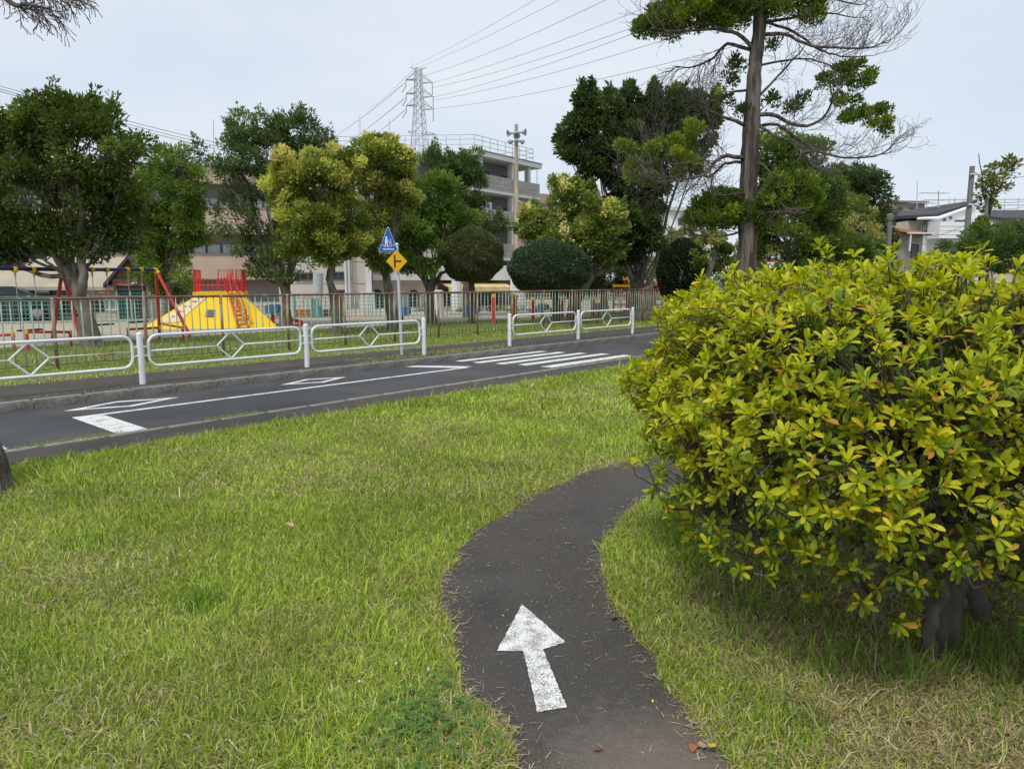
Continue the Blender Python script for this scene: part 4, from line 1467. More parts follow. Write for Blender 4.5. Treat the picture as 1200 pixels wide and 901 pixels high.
build("pipe", MB().tube([(a.x, 27, 0), (b.x, 27, b.z)], .085, 12), m_pipe, o)
build("cap", MB().lathe([(.10, 0), (.12, .06), (.12, .22), (.07, .26)], (b.x, 27, b.z - .15), 12), m_pipe, o)

# small red and white stop sign
a = at(902.5, 330, 24.0)
b = at(903, 316, 24.0)
ss = thing("stop_sign", "small inverted red and white triangle sign on a white pole behind the azalea", "traffic sign", (a.x, 24, 0))
build("pole", MB().tube([(a.x, 24.04, 0), (a.x, 24.04, b.z)], .028, 8), m_white, ss)
cS = at(903, 311.2, 23.98)


def tri_plate(name, s, y, m, par):
    vs = [cS + Vector((x * s, yy, z * s)) for yy in (y, y + .008) for x, z in ((-.19, .14), (.19, .16), (.0, -.20))]
    return build(name, MB().add(vs, [(0, 1, 2), (5, 4, 3), (0, 3, 4, 1), (1, 4, 5, 2), (2, 5, 3, 0)]), m, par)


f_ = tri_plate("sign_face", 1.0, 0, m_redv, ss)
tri_plate("sign_panel", .68, -.012, m_signw, f_)
build("lettering", MB().box(cS + Vector((-.03, -.02, .05)), (.09, .006, .035)).box(cS + Vector((.03, -.02, .0)), (.05, .006, .03)), m_blue, f_)

# lattice pylon
m_pyl = mat("pylon_steel", (0.50, 0.51, 0.54), 0.6, 0.1, .5)
DP = 150.0
py = thing("pylon", "tall grey lattice electricity pylon with three pairs of arms", "pylon", (at(492, 330, DP).x, DP, 0))
k_ = DP / FPX * 1.02
X0 = at(491, 130, DP).x
prof = [(44.0, .55), (40, .65), (36, .85), (32, 1.15), (28, 1.5), (18, 2.6), (0, 4.6)]
rot = 0.5
cr_, sr_ = math.cos(rot), math.sin(rot)


def pyl(sx, sy, z, w):
    x, y = sx * w, sy * w
    return Vector((X0 + x * cr_ - y * sr_, DP + x * sr_ + y * cr_, z))


for sx, sy in ((-1, -1), (1, -1), (1, 1), (-1, 1)):
    build("leg", MB().tube([pyl(sx, sy, z, w) for z, w in prof], .085, 4), m_pyl, py)
lat = MB()
zz = [44.0]
while zz[-1] > 1:
    w = np.interp(-zz[-1], [-p[0] for p in prof], [p[1] for p in prof])
    zz.append(max(0, zz[-1] - 1.9 * w))
for z1, z0 in zip(zz[:-1], zz[1:]):
    w1, w0 = (np.interp(-z, [-p[0] for p in prof], [p[1] for p in prof]) for z in (z1, z0))
    cs = ((-1, -1), (1, -1), (1, 1), (-1, 1))
    for i in range(4):
        a, b = cs[i], cs[(i + 1) % 4]
        lat.tube([pyl(*a, z1, w1), pyl(*b, z0, w0)], .055, 3, cap=False)
        lat.tube([pyl(*b, z1, w1), pyl(*a, z0, w0)], .055, 3, cap=False)
        lat.tube([pyl(*a, z1, w1), pyl(*b, z1, w1)], .05, 3, cap=False)
build("lattice", lat, m_pyl, py, kind="stuff")
ends = []
for yl, yr, xl, xr in ((94, 97, 475.5, 506.5), (110, 113.5, 476, 507.5), (124, 128, 476, 507.5)):
    for x, y in ((xl, yl), (xr, yr)):
        e = at(x, y, DP)
        w = np.interp(-e.z, [-p[0] for p in prof], [p[1] for p in prof])
        am = MB()
        s = 1 if x > 490 else -1
        for sy in (-1, 1):
            am.tube([pyl(s, sy, e.z, w), e], .11, 3)
            am.tube([pyl(s, sy, e.z + 1.5, w), e], .09, 3)
        for t in (.3, .55, .8):
            am.tube([pyl(s, -1, e.z, w).lerp(e, t), pyl(s, 1, e.z + 1.9, w).lerp(e, t)], .05, 3)
        build("arm", am, m_pyl, py)
        build("insulator", MB().tube([e, e - Vector((0, 0, 2.2 if s > 0 else 1.2)), e - Vector((.8 * (s < 0), 0, 2.4))], .085, 6), mat("brown_insulator", (0.30, 0.24, 0.23), 0.5), py)
        ends.append(e)
tp = MB()
for s in (-1, 1):
    tp.tube([pyl(s, 0, 43.9, .55), Vector((X0 + s * 1.7, DP, 44.2))], .09, 4)
tp.tube([Vector((X0 - 1.2, DP, 44.0)), Vector((X0 - 1.2, DP, 45.0))], .06, 4)
build("top_arm", tp, m_pyl, py)
wp = MB()
for s in (-1, 1):
    wp.tube([pyl(s, -1, 31.6, 1.35), pyl(s * 2.2, -1, 31.3, 1.35)], .09, 4)
    wp.tube([pyl(s, 1, 31.6, 1.35), pyl(s * 2.2, -1, 31.3, 1.35)], .09, 4)
build("work_platform", wp, m_pyl, py)

m_wire = mat("overhead_cable", (0.25, 0.26, 0.28), 0.6, 0.1, 2)


def wire(P, Q, r, sag, label, group, ext=0.0):
    P, Q = Vector(P), Vector(Q)
    Q = Q + (Q - P) * ext
    pts = []
    for t in np.linspace(0, 1, 17):
        p = P.lerp(Q, t)
        pts.append(p - Vector((0, 0, sag * 4 * t * (1 - t))))
    o = build("overhead_wire", MB().tube(pts, [r] * 17, 4), m_wire, loc=P)
    tag(o, label, "wire", group)


G1 = "high voltage wires running right from the pylon"
for (x0, y0), (x1, y1), lab in (((497, 89), (695, 0), "uppermost bold wire rising right from the pylon's neck"),
                                ((507, 97), (761, 0), "upper wire from the pylon's top right arm"),
                                ((507, 103), (746, 24), "lower wire from the pylon's top right arm"),
                                ((508, 114), (746, 31), "upper wire from the pylon's middle right arm"),
                                ((508, 118), (765, 44), "lower wire from the pylon's middle right arm"),
                                ((508, 128), (766, 71), "lowest wire, from the pylon's bottom right arm")):
    P, Q = at(x0, y0, DP), at(x1, y1, 80)
    wire(P, Q, .027, .9, lab, G1, .3)
for (x0, y0), (x1, y1), lab in (((492, 79), (640, 5), "faint earth wire from the pylon's tip, right of the pair"), ((486, 77), (625, -2), "faint earth wire from the pylon's tip, left of the pair")):
    wire(at(x0, y0, DP), at(x1, y1, 80), .02, .4, lab, G1, .3)
G2 = "high voltage wires running left from the pylon"
for (x0, y0), (x1, y1), lab in (((474, 98), (395, 156), "top wire running down left from the pylon"),
                                ((475, 115), (402, 168), "middle wire running down left from the pylon"),
                                ((475, 129), (425, 165), "bottom wire running down left from the pylon"),
                                ((486, 80), (440, 120), "faint earth wire running down left from the pylon's tip")):
    wire(at(x0, y0, DP), at(x1, y1, 330), .07 if "faint" not in lab else .04, 1.0, lab, G2, .4)
G3 = "cables crossing above the left trees"
for y0, y1, lab in ((99, 163, "top cable crossing the sky above the left tree"), (102.5, 167, "middle cable crossing the sky above the left tree"), (105, 170.5, "lowest cable crossing the sky above the left tree")):
    wire(at(-40, y0 - 9.5, 30), at(242, y1, 38), .014, .12, lab, G3, .25)
for y0, y1, lab in ((190, 186, "short cable seen left of the feathery tree, upper"), (203, 207, "short cable seen left of the feathery tree, lower")):
    wire(at(215, y0, 40), at(262, y1, 41), .014, .05, lab, G3, 1.0)
G4 = "service cables round the utility pole"
for (x0, y0, d0), (x1, y1, d1), lab in (((1139, 201, 31), (1215, 203, 33), "topmost cable leading right from the utility pole"),
                                        ((1138, 230, 31), (1215, 232, 36), "second cable leading right from the utility pole"),
                                        ((1138, 238, 31), (1060, 246, 44), "cable leading left from the utility pole past the aerials"),
                                        ((1137, 260, 31), (1080, 275, 40), "cable drooping left across the white balcony"),
                                        ((1136, 275, 31), (1060, 283, 38), "lowest cable drooping left to the orange roofed house"),
                                        ((1138, 240, 31), (1215, 238, 36), "third cable leading right from the utility pole")):
    wire(at(x0, y0, d0), at(x1, y1, d1), .013, .25, lab, G4)

# ------------------------------------------------------------------ trees
m_bark = mat("grey_bark", (0.20, 0.175, 0.145), 0.95, 0.3, 8, col2=(0.08, 0.065, 0.05), mix=(0.45, 0.65), bump=0.9, bscale=25, stretch=(1, 1, .35))
m_barkd = mat("dark_bark", (0.10, 0.085, 0.07), 0.95, 0.3, 8, col2=(0.055, 0.045, 0.035), mix=(0.45, 0.65), bump=0.9, bscale=25, stretch=(1, 1, .35))
m_barkj = mat("fissured_bark", (0.17, 0.142, 0.124), 0.95, 0.3, 7, col2=(0.06, 0.047, 0.04), mix=(0.43, 0.56), bump=1.0, bscale=18, stretch=(2.5, 2.5, .22))
m_twigb = mat("bare_twig_bark", (0.12, 0.10, 0.09), 0.95, 0.2, 6)


def unit(n):
    v = rng.normal(size=(n, 3))
    return v / np.linalg.norm(v, axis=1, keepdims=True)


def norm(v):
    return v / np.maximum(np.linalg.norm(v, axis=1, keepdims=True), 1e-9)


def leaf_quads(c, d, L, W, col, fold=0.25, flat=0.6):
    n = len(c)
    up = np.array([0, 0, 1.0]) * flat + rng.normal(size=(n, 3)) * .55
    s = norm(np.cross(d, up))
    nn = np.cross(s, d)
    L = L[:, None]
    W = W[:, None]
    v = np.empty((n, 4, 3))
    v[:, 0] = c
    v[:, 1] = c + d * L * .5 + s * W * .5 + nn * W * fold
    v[:, 2] = c + d * L
    v[:, 3] = c + d * L * .5 - s * W * .5 + nn * W * fold
    f = np.arange(4 * n).reshape(n, 4)
    return v.reshape(-1, 3), f, np.repeat(col, 4, axis=0)


def leaves_on_clumps(cc, cr, cn, tint, n, L, W, droop=0.0, flat=0.75, jitter=.25):
    """cc clump centres, cr radii, cn outward, tint colour per clump"""
    k = rng.choice(len(cc), n, p=cr ** 2 / np.sum(cr ** 2))
    u = unit(n)
    u[:, 2] *= flat
    r = cr[k, None] * rng.uniform(.25, 1.0, (n, 1)) ** .7
    c = cc[k] + u * r
    d = norm(u * .9 + cn[k] * .7 + np.array([0, 0, .25 - droop]) + rng.normal(size=(n, 3)) * .45)
    k2 = np.where(rng.random(n) < .22, rng.integers(0, len(cc), n), k)
    col = 1.38 * tint[k2] * rng.uniform(1 - jitter, 1 + jitter, (n, 1))
    return leaf_quads(c, d, L * rng.uniform(.7, 1.3, n), W * rng.uniform(.7, 1.3, n), col)


def crown_clumps(blobs, per_m2, cr, palette, weights, young=None, yfrac=0.0, ymin=-.2, shell=(.58, .95)):
    """blobs: (centre, (rx,ry,rz)); clumps spread through the outer part of each"""
    C, RR, N, T = [], [], [], []
    palette = np.array(palette)
    for c, (a, b, e) in blobs:
        area = 4 * PI * (((a * b) ** 1.6 + (a * e) ** 1.6 + (b * e) ** 1.6) / 3) ** (1 / 1.6)
        n = max(6, int(area * per_m2 * .74))
        u = unit(n)
        f = rng.uniform(shell[0], shell[1], (n, 1))
        ph = rng.uniform(0, 6.28, 6)
        wave = np.sin(u[:, 0] * 4.5 + ph[0]) * np.sin(u[:, 1] * 4.5 + ph[1]) + .8 * np.sin(u[:, 2] * 5.5 + ph[2]) * np.cos(u[:, 0] * 3.5 + ph[3])
        f = f * (1.02 + .14 * wave[:, None])
        gap = np.sin(u[:, 0] * 6 + ph[4]) + np.sin(u[:, 1] * 6 + ph[5]) + np.sin(u[:, 2] * 6 + ph[0]) > -1.25
        u, f = u[gap], f[gap]
        n = len(u)
        p = np.array(c) + u * f * np.array([a, b, e])
        nn = norm(u / np.array([a, b, e]))
        t = palette[rng.choice(len(palette), n, p=np.array(weights) / sum(weights))] * rng.uniform(.8, 1.2, (n, 1))
        if young is not None:
            w = (nn[:, 2] > ymin) & (f[:, 0] > .75) & (rng.random(n) < yfrac)
            ya = np.array(young)
            t[w] = ya[rng.choice(len(ya), w.sum())] * rng.uniform(.85, 1.15, (w.sum(), 1))
        C.append(p), RR.append(cr * rng.uniform(.6, 1.3, n)), N.append(nn), T.append(t)
    return np.vstack(C), np.concatenate(RR), np.vstack(N), np.vstack(T)


def curve(pts, n=4, wob=0.0):
    q = smooth_line3(pts, n)
    if wob:
        q[1:-1] += rng.normal(0, wob, q[1:-1].shape)
    return q


def smooth_line3(p, k=4):
    p = np.array([tuple(x) for x in p], float)
    if len(p) < 3:
        return np.array([p[0] + (p[-1] - p[0]) * t for t in np.linspace(0, 1, k + 1)])
    q = np.vstack([2 * p[0] - p[1], p, 2 * p[-1] - p[-2]])
    out = []
    for i in range(1, len(q) - 2):
        for t in np.linspace(0, 1, k, endpoint=False):
            a, b, c, d = q[i - 1], q[i], q[i + 1], q[i + 2]
            out.append(0.5 * (2 * b + (c - a) * t + (2 * a - 5 * b + 4 * c - d) * t * t + (3 * b - a - 3 * c + d) * t ** 3))
    out.append(p[-1])
    return np.array(out)


def limb(mb, pts, r0, r1, n=8, k=4, wob=0.0):
    q = curve(pts, k, wob)
    mb.tube(q, list(np.linspace(r0, r1, len(q))), n)
    return q


def blobs_px(D, lst, dz=0.0, deep=0.95, rnd=0.5):
    out = []
    s = D / FPX
    for b in lst:
        px, py, rx, ry = b[:4]
        dd = b[4] if len(b) > 4 else rng.uniform(-rnd, rnd) * rx * s
        c = at(px, py, D + dd)
        out.append((c, (rx * s, max(rx, ry) * s * deep, ry * s)))
    return out


def gnarl(mb, q, n, r):
    """flutes and knots on a trunk"""
    for i in range(len(q) * n):
        a, z = 2 * PI * (i % n) / n, mb.v[i][2]
        k = .09 * math.sin(4 * a + 2.1 * z) + .06 * math.sin(7 * a - 3.3 * z) + .05 * math.sin(9 * z + 2 * a) + random.uniform(-.03, .03)
        c = q[i // n]
        mb.v[i] = tuple(c[j] + (mb.v[i][j] - c[j]) * (1 + k) for j in range(3))


def tree(name, label, cat, D, base, trunk, limbs, blobs, leaves, n, L, W, per_m2, cr, pal, wts, young=None, yfrac=0, ymin=-.2,
         bark=None, group=None, m=None, auto=True, flat=.75, r_trunk=.2, deep=.95, rnd=.5, droop=0.0, shell=(.58, .95), shoots=0, zb=0.096):
    bx = gnd(*base, z=zb) if D is None else at(base[0], base[1], D)
    D = bx.y if D is None else D
    o = thing(name, label, cat, (bx.x, D, zb), group)
    mb = MB()
    tp_ = [Vector((bx.x, D, zb - .1))] + [at(x, y, D) for x, y in trunk]
    q = curve(tp_, 7, r_trunk * .03)
    rad = np.linspace(r_trunk, r_trunk * .62, len(q)) * (1 + .5 * np.exp(-(q[:, 2] - q[0, 2]) / .16)) * rng.uniform(.95, 1.05, len(q))
    mb.tube(q, list(rad), 20)
    gnarl(mb, q, 20, r_trunk)
    build("trunk", mb, bark or m_bark, o, smooth=True)
    B = blobs_px(D, blobs, deep=deep, rnd=rnd)
    top_ = Vector(q[-1])
    for l_ in limbs:
        m2 = MB()
        limb(m2, [at(x, y, D + (0 if i == 0 else random.uniform(-.3, .3))) for i, (x, y) in enumerate(l_)], min(r_trunk * .55, .13), min(r_trunk * .18, .035), 8, 4, .02)
        build("limb", m2, bark or m_bark, o, smooth=True)
    if auto:
        tw = MB()
        st = [Vector(p) for p in q[len(q) // 2:]]
        for c, (a, b, e) in B:
            s = min(st, key=lambda p: (p - c).length)
            mid = s.lerp(c, .5) + Vector((random.uniform(-.2, .2), random.uniform(-.2, .2), -.12 * (c - s).length))
            qq = limb(tw, [s, mid, c], min(r_trunk * .26, .042), min(r_trunk * .09, .014), 6, 4, .03)
            for _ in range(7):
                e_ = Vector(c) + Vector((random.uniform(-a, a), random.uniform(-b, b), random.uniform(-e * .5, e))) * .8
                i = random.randrange(len(qq) // 2, len(qq))
                limb(tw, [qq[i], Vector(qq[i]).lerp(e_, .5) + Vector((0, 0, -.05)), e_], min(r_trunk * .09, .02), .008, 4, 3, .02)
        build("branches", tw, bark or m_bark, o, kind="stuff")
    n, L, W = int(n * .80), L * 1.09, W * 1.09
    cc, rr, nn, tt = crown_clumps(B, per_m2, cr, pal, wts, young, yfrac, ymin, shell)
    if shoots:      # leafy shoots standing out of the crown's top
        k = rng.choice(np.where(nn[:, 2] > .1)[0], shoots)
        sd_ = norm(nn[k] + np.array([0, 0, 1.2]) + rng.normal(size=(shoots, 3)) * .3)
        ex = [cc[k] + sd_ * cr * j for j in (.5, .95, 1.4)]
        cc = np.vstack([cc] + ex)
        rr = np.concatenate([rr] + [np.full(shoots, cr * f) for f in (.5, .36, .24)])
        nn = np.vstack([nn] + [sd_] * 3)
        tt = np.vstack([tt] + [tt[k]] * 3)
    v, f, c = leaves_on_clumps(cc, rr, nn, tt, n, L, W, droop, flat)
    build_np("crown", v, f, m or LEAF, c, o)
    return o


G_DK = [(.065, .095, .02), (.085, .125, .025), (.05, .075, .02)]
G_MD = [(.10, .16, .03), (.13, .20, .04), (.075, .125, .027)]
G_ZK = [(.075, .115, .036), (.10, .15, .045), (.06, .095, .03)]
G_YL = [(.27, .29, .06), (.17, .21, .04), (.10, .14, .028)]
Y_TIP = [(.52, .50, .15), (.44, .46, .11), (.50, .45, .15)]
Y_FLW = [(.80, .72, .38), (.66, .60, .24), (.52, .50, .14)]
G_JN = [(.12, .18, .025), (.15, .21, .028), (.09, .14, .025)]
J_TIP = [(.28, .33, .03), (.22, .29, .03)]

tree("broadleaf_tree", "big dark evergreen with leaning forked trunk beside the swings at the far left", "tree", None, (108, 407),
     [(103, 385), (96, 355), (84, 325)], [[(86, 330), (66, 302), (50, 270), (28, 235)], [(95, 352), (98, 320), (92, 290), (96, 250), (88, 190)], [(60, 290), (40, 300), (5, 290)]],
     [(75, 150, 48, 26), (25, 165, 38, 32), (118, 175, 40, 32), (18, 225, 48, 42), (80, 215, 52, 36), (128, 232, 36, 40), (58, 275, 48, 26), (112, 278, 38, 24), (-38, 225, 50, 70), (8, 285, 40, 22), (140, 265, 22, 25), (-20, 290, 40, 22), (92, 134, 20, 14), (62, 130, 20, 11), (34, 142, 18, 12), (130, 152, 16, 14), (152, 178, 13, 14), (10, 160, 16, 14), (118, 205, 26, 20), (48, 198, 26, 20)],
     None, 72000, .095, .045, 4.5, .34, G_DK, (3, 2, 2), [(.13, .18, .035)], .32, r_trunk=.21, deep=.75, shoots=40)
tree("broadleaf_tree", "mid green rounded tree between the dark left tree and the yellow mound", "tree", 26.5, (199, 384),
     [(199, 365), (198, 330)], [[(198, 335), (190, 300), (180, 270)], [(199, 330), (210, 290), (212, 250)]],
     [(200, 190, 25, 22), (214, 222, 30, 28), (182, 235, 30, 35), (205, 268, 36, 33), (192, 308, 32, 28), (228, 252, 17, 30), (182, 326, 14, 12), (172, 285, 20, 28), (212, 180, 12, 12), (205, 335, 22, 12)],
     None, 46000, .11, .052, 4, .34, G_MD, (2, 3, 1), [(.13, .19, .04)], .3, r_trunk=.18)
tree("feathery_tree", "feathery dark zelkova style tree with forked trunk right of the mound", "tree", None, (335, 383),
     [(334, 365), (336, 335)], [[(334, 345), (318, 310), (302, 270), (292, 225), (280, 190)], [(336, 340), (345, 305), (352, 260), (345, 200)], [(300, 268), (285, 240), (262, 215)]],
     [(295, 155, 24, 20), (263, 183, 24, 24), (308, 180, 34, 28), (345, 158, 30, 20), (376, 165, 18, 12), (280, 215, 32, 22), (330, 205, 35, 28), (275, 256, 26, 17), (308, 285, 32, 24), (338, 308, 32, 22), (304, 316, 16, 7), (352, 255, 26, 28), (365, 190, 20, 20), (284, 290, 10, 6)],
     None, 40000, .12, .042, 3.6, .32, G_ZK, (3, 2, 2), [(.12, .17, .055)], .25, r_trunk=.20, shoots=150, flat=.6)
tree("yellowing_tree", "tree with pale yellow new leaves and a sinuous trunk behind the second guard rail post", "tree", None, (395, 392),
     [(394, 372), (391, 345), (386, 325), (392, 305)], [[(390, 318), (384, 290), (370, 260), (350, 220)], [(391, 310), (398, 280), (400, 240), (390, 205)]],
     [(352, 192, 30, 22), (390, 192, 36, 20), (340, 225, 26, 25), (375, 222, 38, 28), (336, 258, 22, 25), (372, 262, 36, 26), (408, 248, 28, 24), (388, 290, 30, 16), (346, 284, 20, 15), (412, 285, 18, 12)],
     None, 46000, .105, .05, 5, .28, G_YL, (2, 2, 2), Y_TIP, .78, -.35, r_trunk=.14)
tree("yellowing_tree", "yellow tipped tree with a pale curved limb directly left of the sign pole", "tree", None, (462, 387),
     [(459, 365), (455, 340), (452, 318)], [[(453, 325), (430, 288), (418, 262), (420, 235)], [(453, 320), (458, 285), (462, 240), (455, 205)], [(417, 262), (400, 250), (390, 245)]],
     [(442, 185, 40, 22), (470, 200, 22, 20), (425, 208, 28, 18), (458, 222, 30, 16), (437, 250, 22, 20), (448, 172, 24, 12), (472, 235, 20, 20), (435, 285, 20, 14), (450, 300, 18, 12)],
     None, 34000, .105, .05, 5, .28, G_YL, (2, 2, 2), Y_TIP, .72, -.3, r_trunk=.19)
tree("broadleaf_tree", "dense mid green tree behind the sign pole", "tree", None, (505, 379),
     [(504, 362), (503, 335)], [[(503, 340), (490, 305), (480, 275)], [(503, 338), (515, 300), (522, 260)], [(503, 345), (515, 325), (530, 310)]],
     [(500, 232, 38, 26), (478, 262, 32, 28), (518, 262, 38, 28), (492, 294, 34, 20), (470, 292, 24, 18), (492, 314, 18, 10), (455, 270, 16, 20)],
     None, 34000, .13, .06, 4, .34, G_MD, (2, 2, 1), [(.12, .19, .04)], .35, r_trunk=.21)
tree("feathery_tree", "dark feathery tree right of the dense green one, in front of the grey apartments", "tree", 30.0, (548, 375),
     [(547, 355), (545, 310)], [[(546, 320), (535, 270), (528, 220)], [(545, 315), (556, 270), (558, 230)]],
     [(532, 205, 30, 20), (510, 200, 26, 16), (552, 225, 22, 26), (562, 250, 16, 14), (540, 246, 28, 20), (520, 230, 28, 22), (572, 275, 16, 12), (505, 185, 14, 10), (548, 190, 16, 12), (585, 262, 8, 4)],
     None, 26000, .13, .05, 3.6, .32, G_ZK, (2, 2, 2), [(.12, .17, .045)], .3, r_trunk=.2, shoots=110, flat=.6)


def topiary(label, D, base, trunk, c, r, n, pal, lobes=(), rt=.11):
    b = at(base[0], base[1], D)
    o = thing("clipped_tree", label, "clipped tree", (b.x, D, .096), "clipped round trees in the playground")
    mb = MB()
    q = curve([Vector((b.x, D, 0))] + [at(x, y, D) for x, y in trunk], 4, .012)
    mb.tube(q, list(np.linspace(rt * 1.15, rt * .75, len(q))), 10)
    build("trunk", mb, m_barkd, o, smooth=True)
    s = D / FPX
    cw = np.array(at(c[0], c[1], D))
    rad = np.array([r[0] * s, r[0] * s * .95, r[1] * s])
    br_ = MB()
    for k in range(14):
        w = 2 * PI * k / 14
        e = cw + rad * np.array([math.cos(w) * .7, math.sin(w) * .7, random.uniform(-.5, .4)])
        limb(br_, [q[-1], (np.array(q[-1]) + e) / 2 + np.array([0, 0, -.05]), e], rt * .45, .015, 5, 3, .02)
    build("branches", br_, m_barkd, o, kind="stuff")
    u = unit(n)
    lump = 1 + .035 * np.sin(u[:, :1] * 7 + 1) * np.cos(u[:, 1:2] * 6) + .03 * np.sin(u[:, 2:] * 9 + u[:, :1] * 5)
    depth = 1 - np.abs(rng.normal(0, .045, (n, 1))) - (rng.random((n, 1)) < .25) * rng.uniform(0, .25, (n, 1))
    p = cw + u * rad * lump * depth
    flatb = cw[2] - rad[2] * c[2]
    low = p[:, 2] < flatb
    p[low, 2] = flatb + (p[low, 2] - flatb) * .18 + rng.normal(0, .03, low.sum())
    d = norm(u + rng.normal(size=(n, 3)) * .75)
    pa = np.array(pal)
    col = pa[rng.choice(len(pa), n)] * rng.uniform(.7, 1.3, (n, 1))
    v, f, cc = leaf_quads(p, d, rng.uniform(.056, .095, n), rng.uniform(.034, .052, n), col)
    build_np("crown", v, f, LEAF, cc, o)


topiary("round clipped ball tree on a slim dark trunk in front of the yellow awning", 25.8, (553, 379), [(553, 355), (554, 325)], (553.5, 300, .80), (34.5, 32), 30000,
        [(.14, .16, .06), (.10, .125, .045), (.18, .20, .085)], rt=.12)
topiary("wide mushroom shaped clipped tree behind the shorter guard rail", 25.9, (651, 376), [(652, 358), (648, 335)], (643.5, 315, .72), (46, 32), 36000,
        [(.07, .125, .06), (.05, .09, .042), (.12, .175, .09)], rt=.17)
topiary("very dark tall clipped bush right of the thick trunk", 25.0, (800, 372), [(799, 360), (798, 345)], (799, 319, .95), (28, 37), 28000,
        [(.032, .05, .02), (.025, .04, .017), (.045, .065, .025)], rt=.2)

tree("flowering_tree", "pale cream flowering tree with a slanting trunk above the mushroom tree", "tree", 27.2, (672, 379),
     [(674, 355), (684, 335), (696, 320)], [[(680, 342), (668, 318), (650, 285)], [(690, 328), (685, 290), (672, 250)], [(696, 322), (712, 315), (720, 300)]],
     [(637, 263, 36, 23), (620, 264, 18, 16), (668, 236, 34, 24), (712, 262, 22, 26), (702, 258, 26, 24), (690, 285, 28, 22), (662, 283, 28, 18), (716, 292, 15, 22), (652, 300, 20, 10), (655, 222, 12, 9), (690, 240, 14, 10)],
     None, 52000, .125, .06, 5.5, .26, [(.16, .22, .045), (.11, .16, .035), (.22, .26, .06)], (2, 2, 2), Y_FLW, .62, -.2, r_trunk=.26, shoots=90)
tree("broadleaf_tree", "large dark tree on a thick flaring trunk left of the tall conifer", "tree", 28.5, (752, 383),
     [(752, 372), (752, 350), (750, 335)], [[(745, 342), (735, 310), (720, 260), (700, 190)], [(756, 342), (768, 310), (778, 265), (800, 195)], [(750, 340), (755, 290), (752, 220), (758, 150)]],
     [(690, 140, 24, 22), (722, 158, 38, 32), (690, 185, 28, 22), (760, 150, 38, 32), (800, 130, 36, 24), (742, 198, 34, 26), (784, 178, 36, 28), (760, 224, 28, 24), (748, 270, 30, 24), (748, 288, 28, 20), (733, 294, 14, 18), (736, 258, 22, 22), (764, 276, 18, 18), (714, 236, 16, 16), (720, 262, 16, 18), (824, 150, 18, 24), (716, 128, 9, 14), (668, 150, 8, 20), (690, 115, 10, 10), (668, 172, 10, 10), (735, 118, 12, 12), (765, 120, 20, 12)],
     None, 90000, .16, .078, 3.4, .34, [(.055, .085, .027), (.075, .11, .03), (.045, .068, .024)], (3, 2, 2), [(.10, .145, .035)], .3, bark=m_bark, r_trunk=.62, deep=.8, shoots=110)
tree("broadleaf_tree", "yellow green tree standing behind the tall conifer's trunk", "tree", 28, (925, 372),
     [(925, 350), (924, 300)], [[(924, 310), (905, 260), (900, 210)], [(924, 305), (945, 255), (950, 210)]],
     [(910, 185, 30, 26), (943, 180, 28, 20), (930, 222, 42, 28), (958, 245, 32, 26), (900, 250, 28, 24), (925, 292, 48, 26), (975, 292, 36, 22), (890, 300, 22, 20), (965, 215, 20, 18), (1000, 300, 20, 14)],
     None, 66000, .125, .06, 5, .36, [(.085, .14, .028), (.065, .11, .025), (.13, .18, .035)], (2, 2, 2), [(.19, .22, .05)], .25, r_trunk=.22)
tree("yellowing_tree", "small round pale yellow topped tree right of the tall conifer", "tree", 32, (998, 365),
     [(998, 340), (998, 300)], [[(998, 310), (990, 280), (985, 255)], [(998, 308), (1008, 280), (1012, 255)]],
     [(998, 252, 24, 19), (1000, 280, 30, 24), (982, 293, 28, 22), (1020, 290, 18, 16)],
     None, 26000, .11, .052, 5.5, .26, [(.17, .21, .05), (.12, .16, .035)], (2, 2), [(.42, .38, .16), (.34, .32, .11)], .75, .1, r_trunk=.16)
tree("broadleaf_tree", "dark rounded tree furthest right beneath the conifer's bare twigs", "tree", 39, (1008, 360),
     [(1008, 330), (1008, 280)], [[(1008, 290), (995, 250), (990, 225)], [(1008, 285), (1022, 250), (1025, 225)]],
     [(1000, 215, 32, 20), (1022, 235, 24, 26), (985, 235, 30, 28), (1022, 275, 22, 30), (975, 215, 20, 16)],
     None, 34000, .15, .075, 4.5, .42, [(.045, .075, .025), (.06, .095, .028)], (2, 2), [(.08, .12, .035)], .3, r_trunk=.25)
tree("broadleaf_tree", "pale green tree seen through the gap behind the dark clipped bush", "tree", 36, (806, 368),
     [(806, 340), (806, 310)], [[(806, 315), (798, 290)], [(806, 312), (818, 285)]],
     [(800, 282, 28, 16), (828, 290, 26, 20), (790, 305, 24, 20), (842, 310, 22, 22), (815, 262, 14, 10), (770, 320, 20, 20)],
     None, 18000, .12, .055, 4, .3, [(.13, .18, .035), (.10, .15, .03), (.17, .20, .045)], (2, 2, 2), [(.42, .38, .14)], .25, r_trunk=.16)
tree("slanting_tree", "thin slanting tree right of the dark clipped bush with sparse pale leaves", "tree", 23, (815, 372),
     [(822, 345), (830, 322), (838, 300)], [], [(818, 303, 12, 14), (836, 285, 14, 12), (846, 300, 12, 12)],
     None, 3500, .10, .05, 5, .2, [(.12, .16, .03), (.08, .12, .025)], (1, 1), [(.34, .32, .10)], .3, r_trunk=.12)
tree("broadleaf_tree", "dark tree low between the flowering tree and the thick trunk", "tree", 34, (708, 368),
     [(708, 352), (706, 335)], [[(706, 340), (694, 328)], [(706, 338), (722, 325)]],
     [(690, 330, 24, 14), (715, 322, 24, 18), (735, 318, 20, 20), (672, 338, 16, 12)],
     None, 14000, .12, .06, 4, .3, [(.04, .062, .022), (.055, .085, .026)], (2, 2), r_trunk=.2)
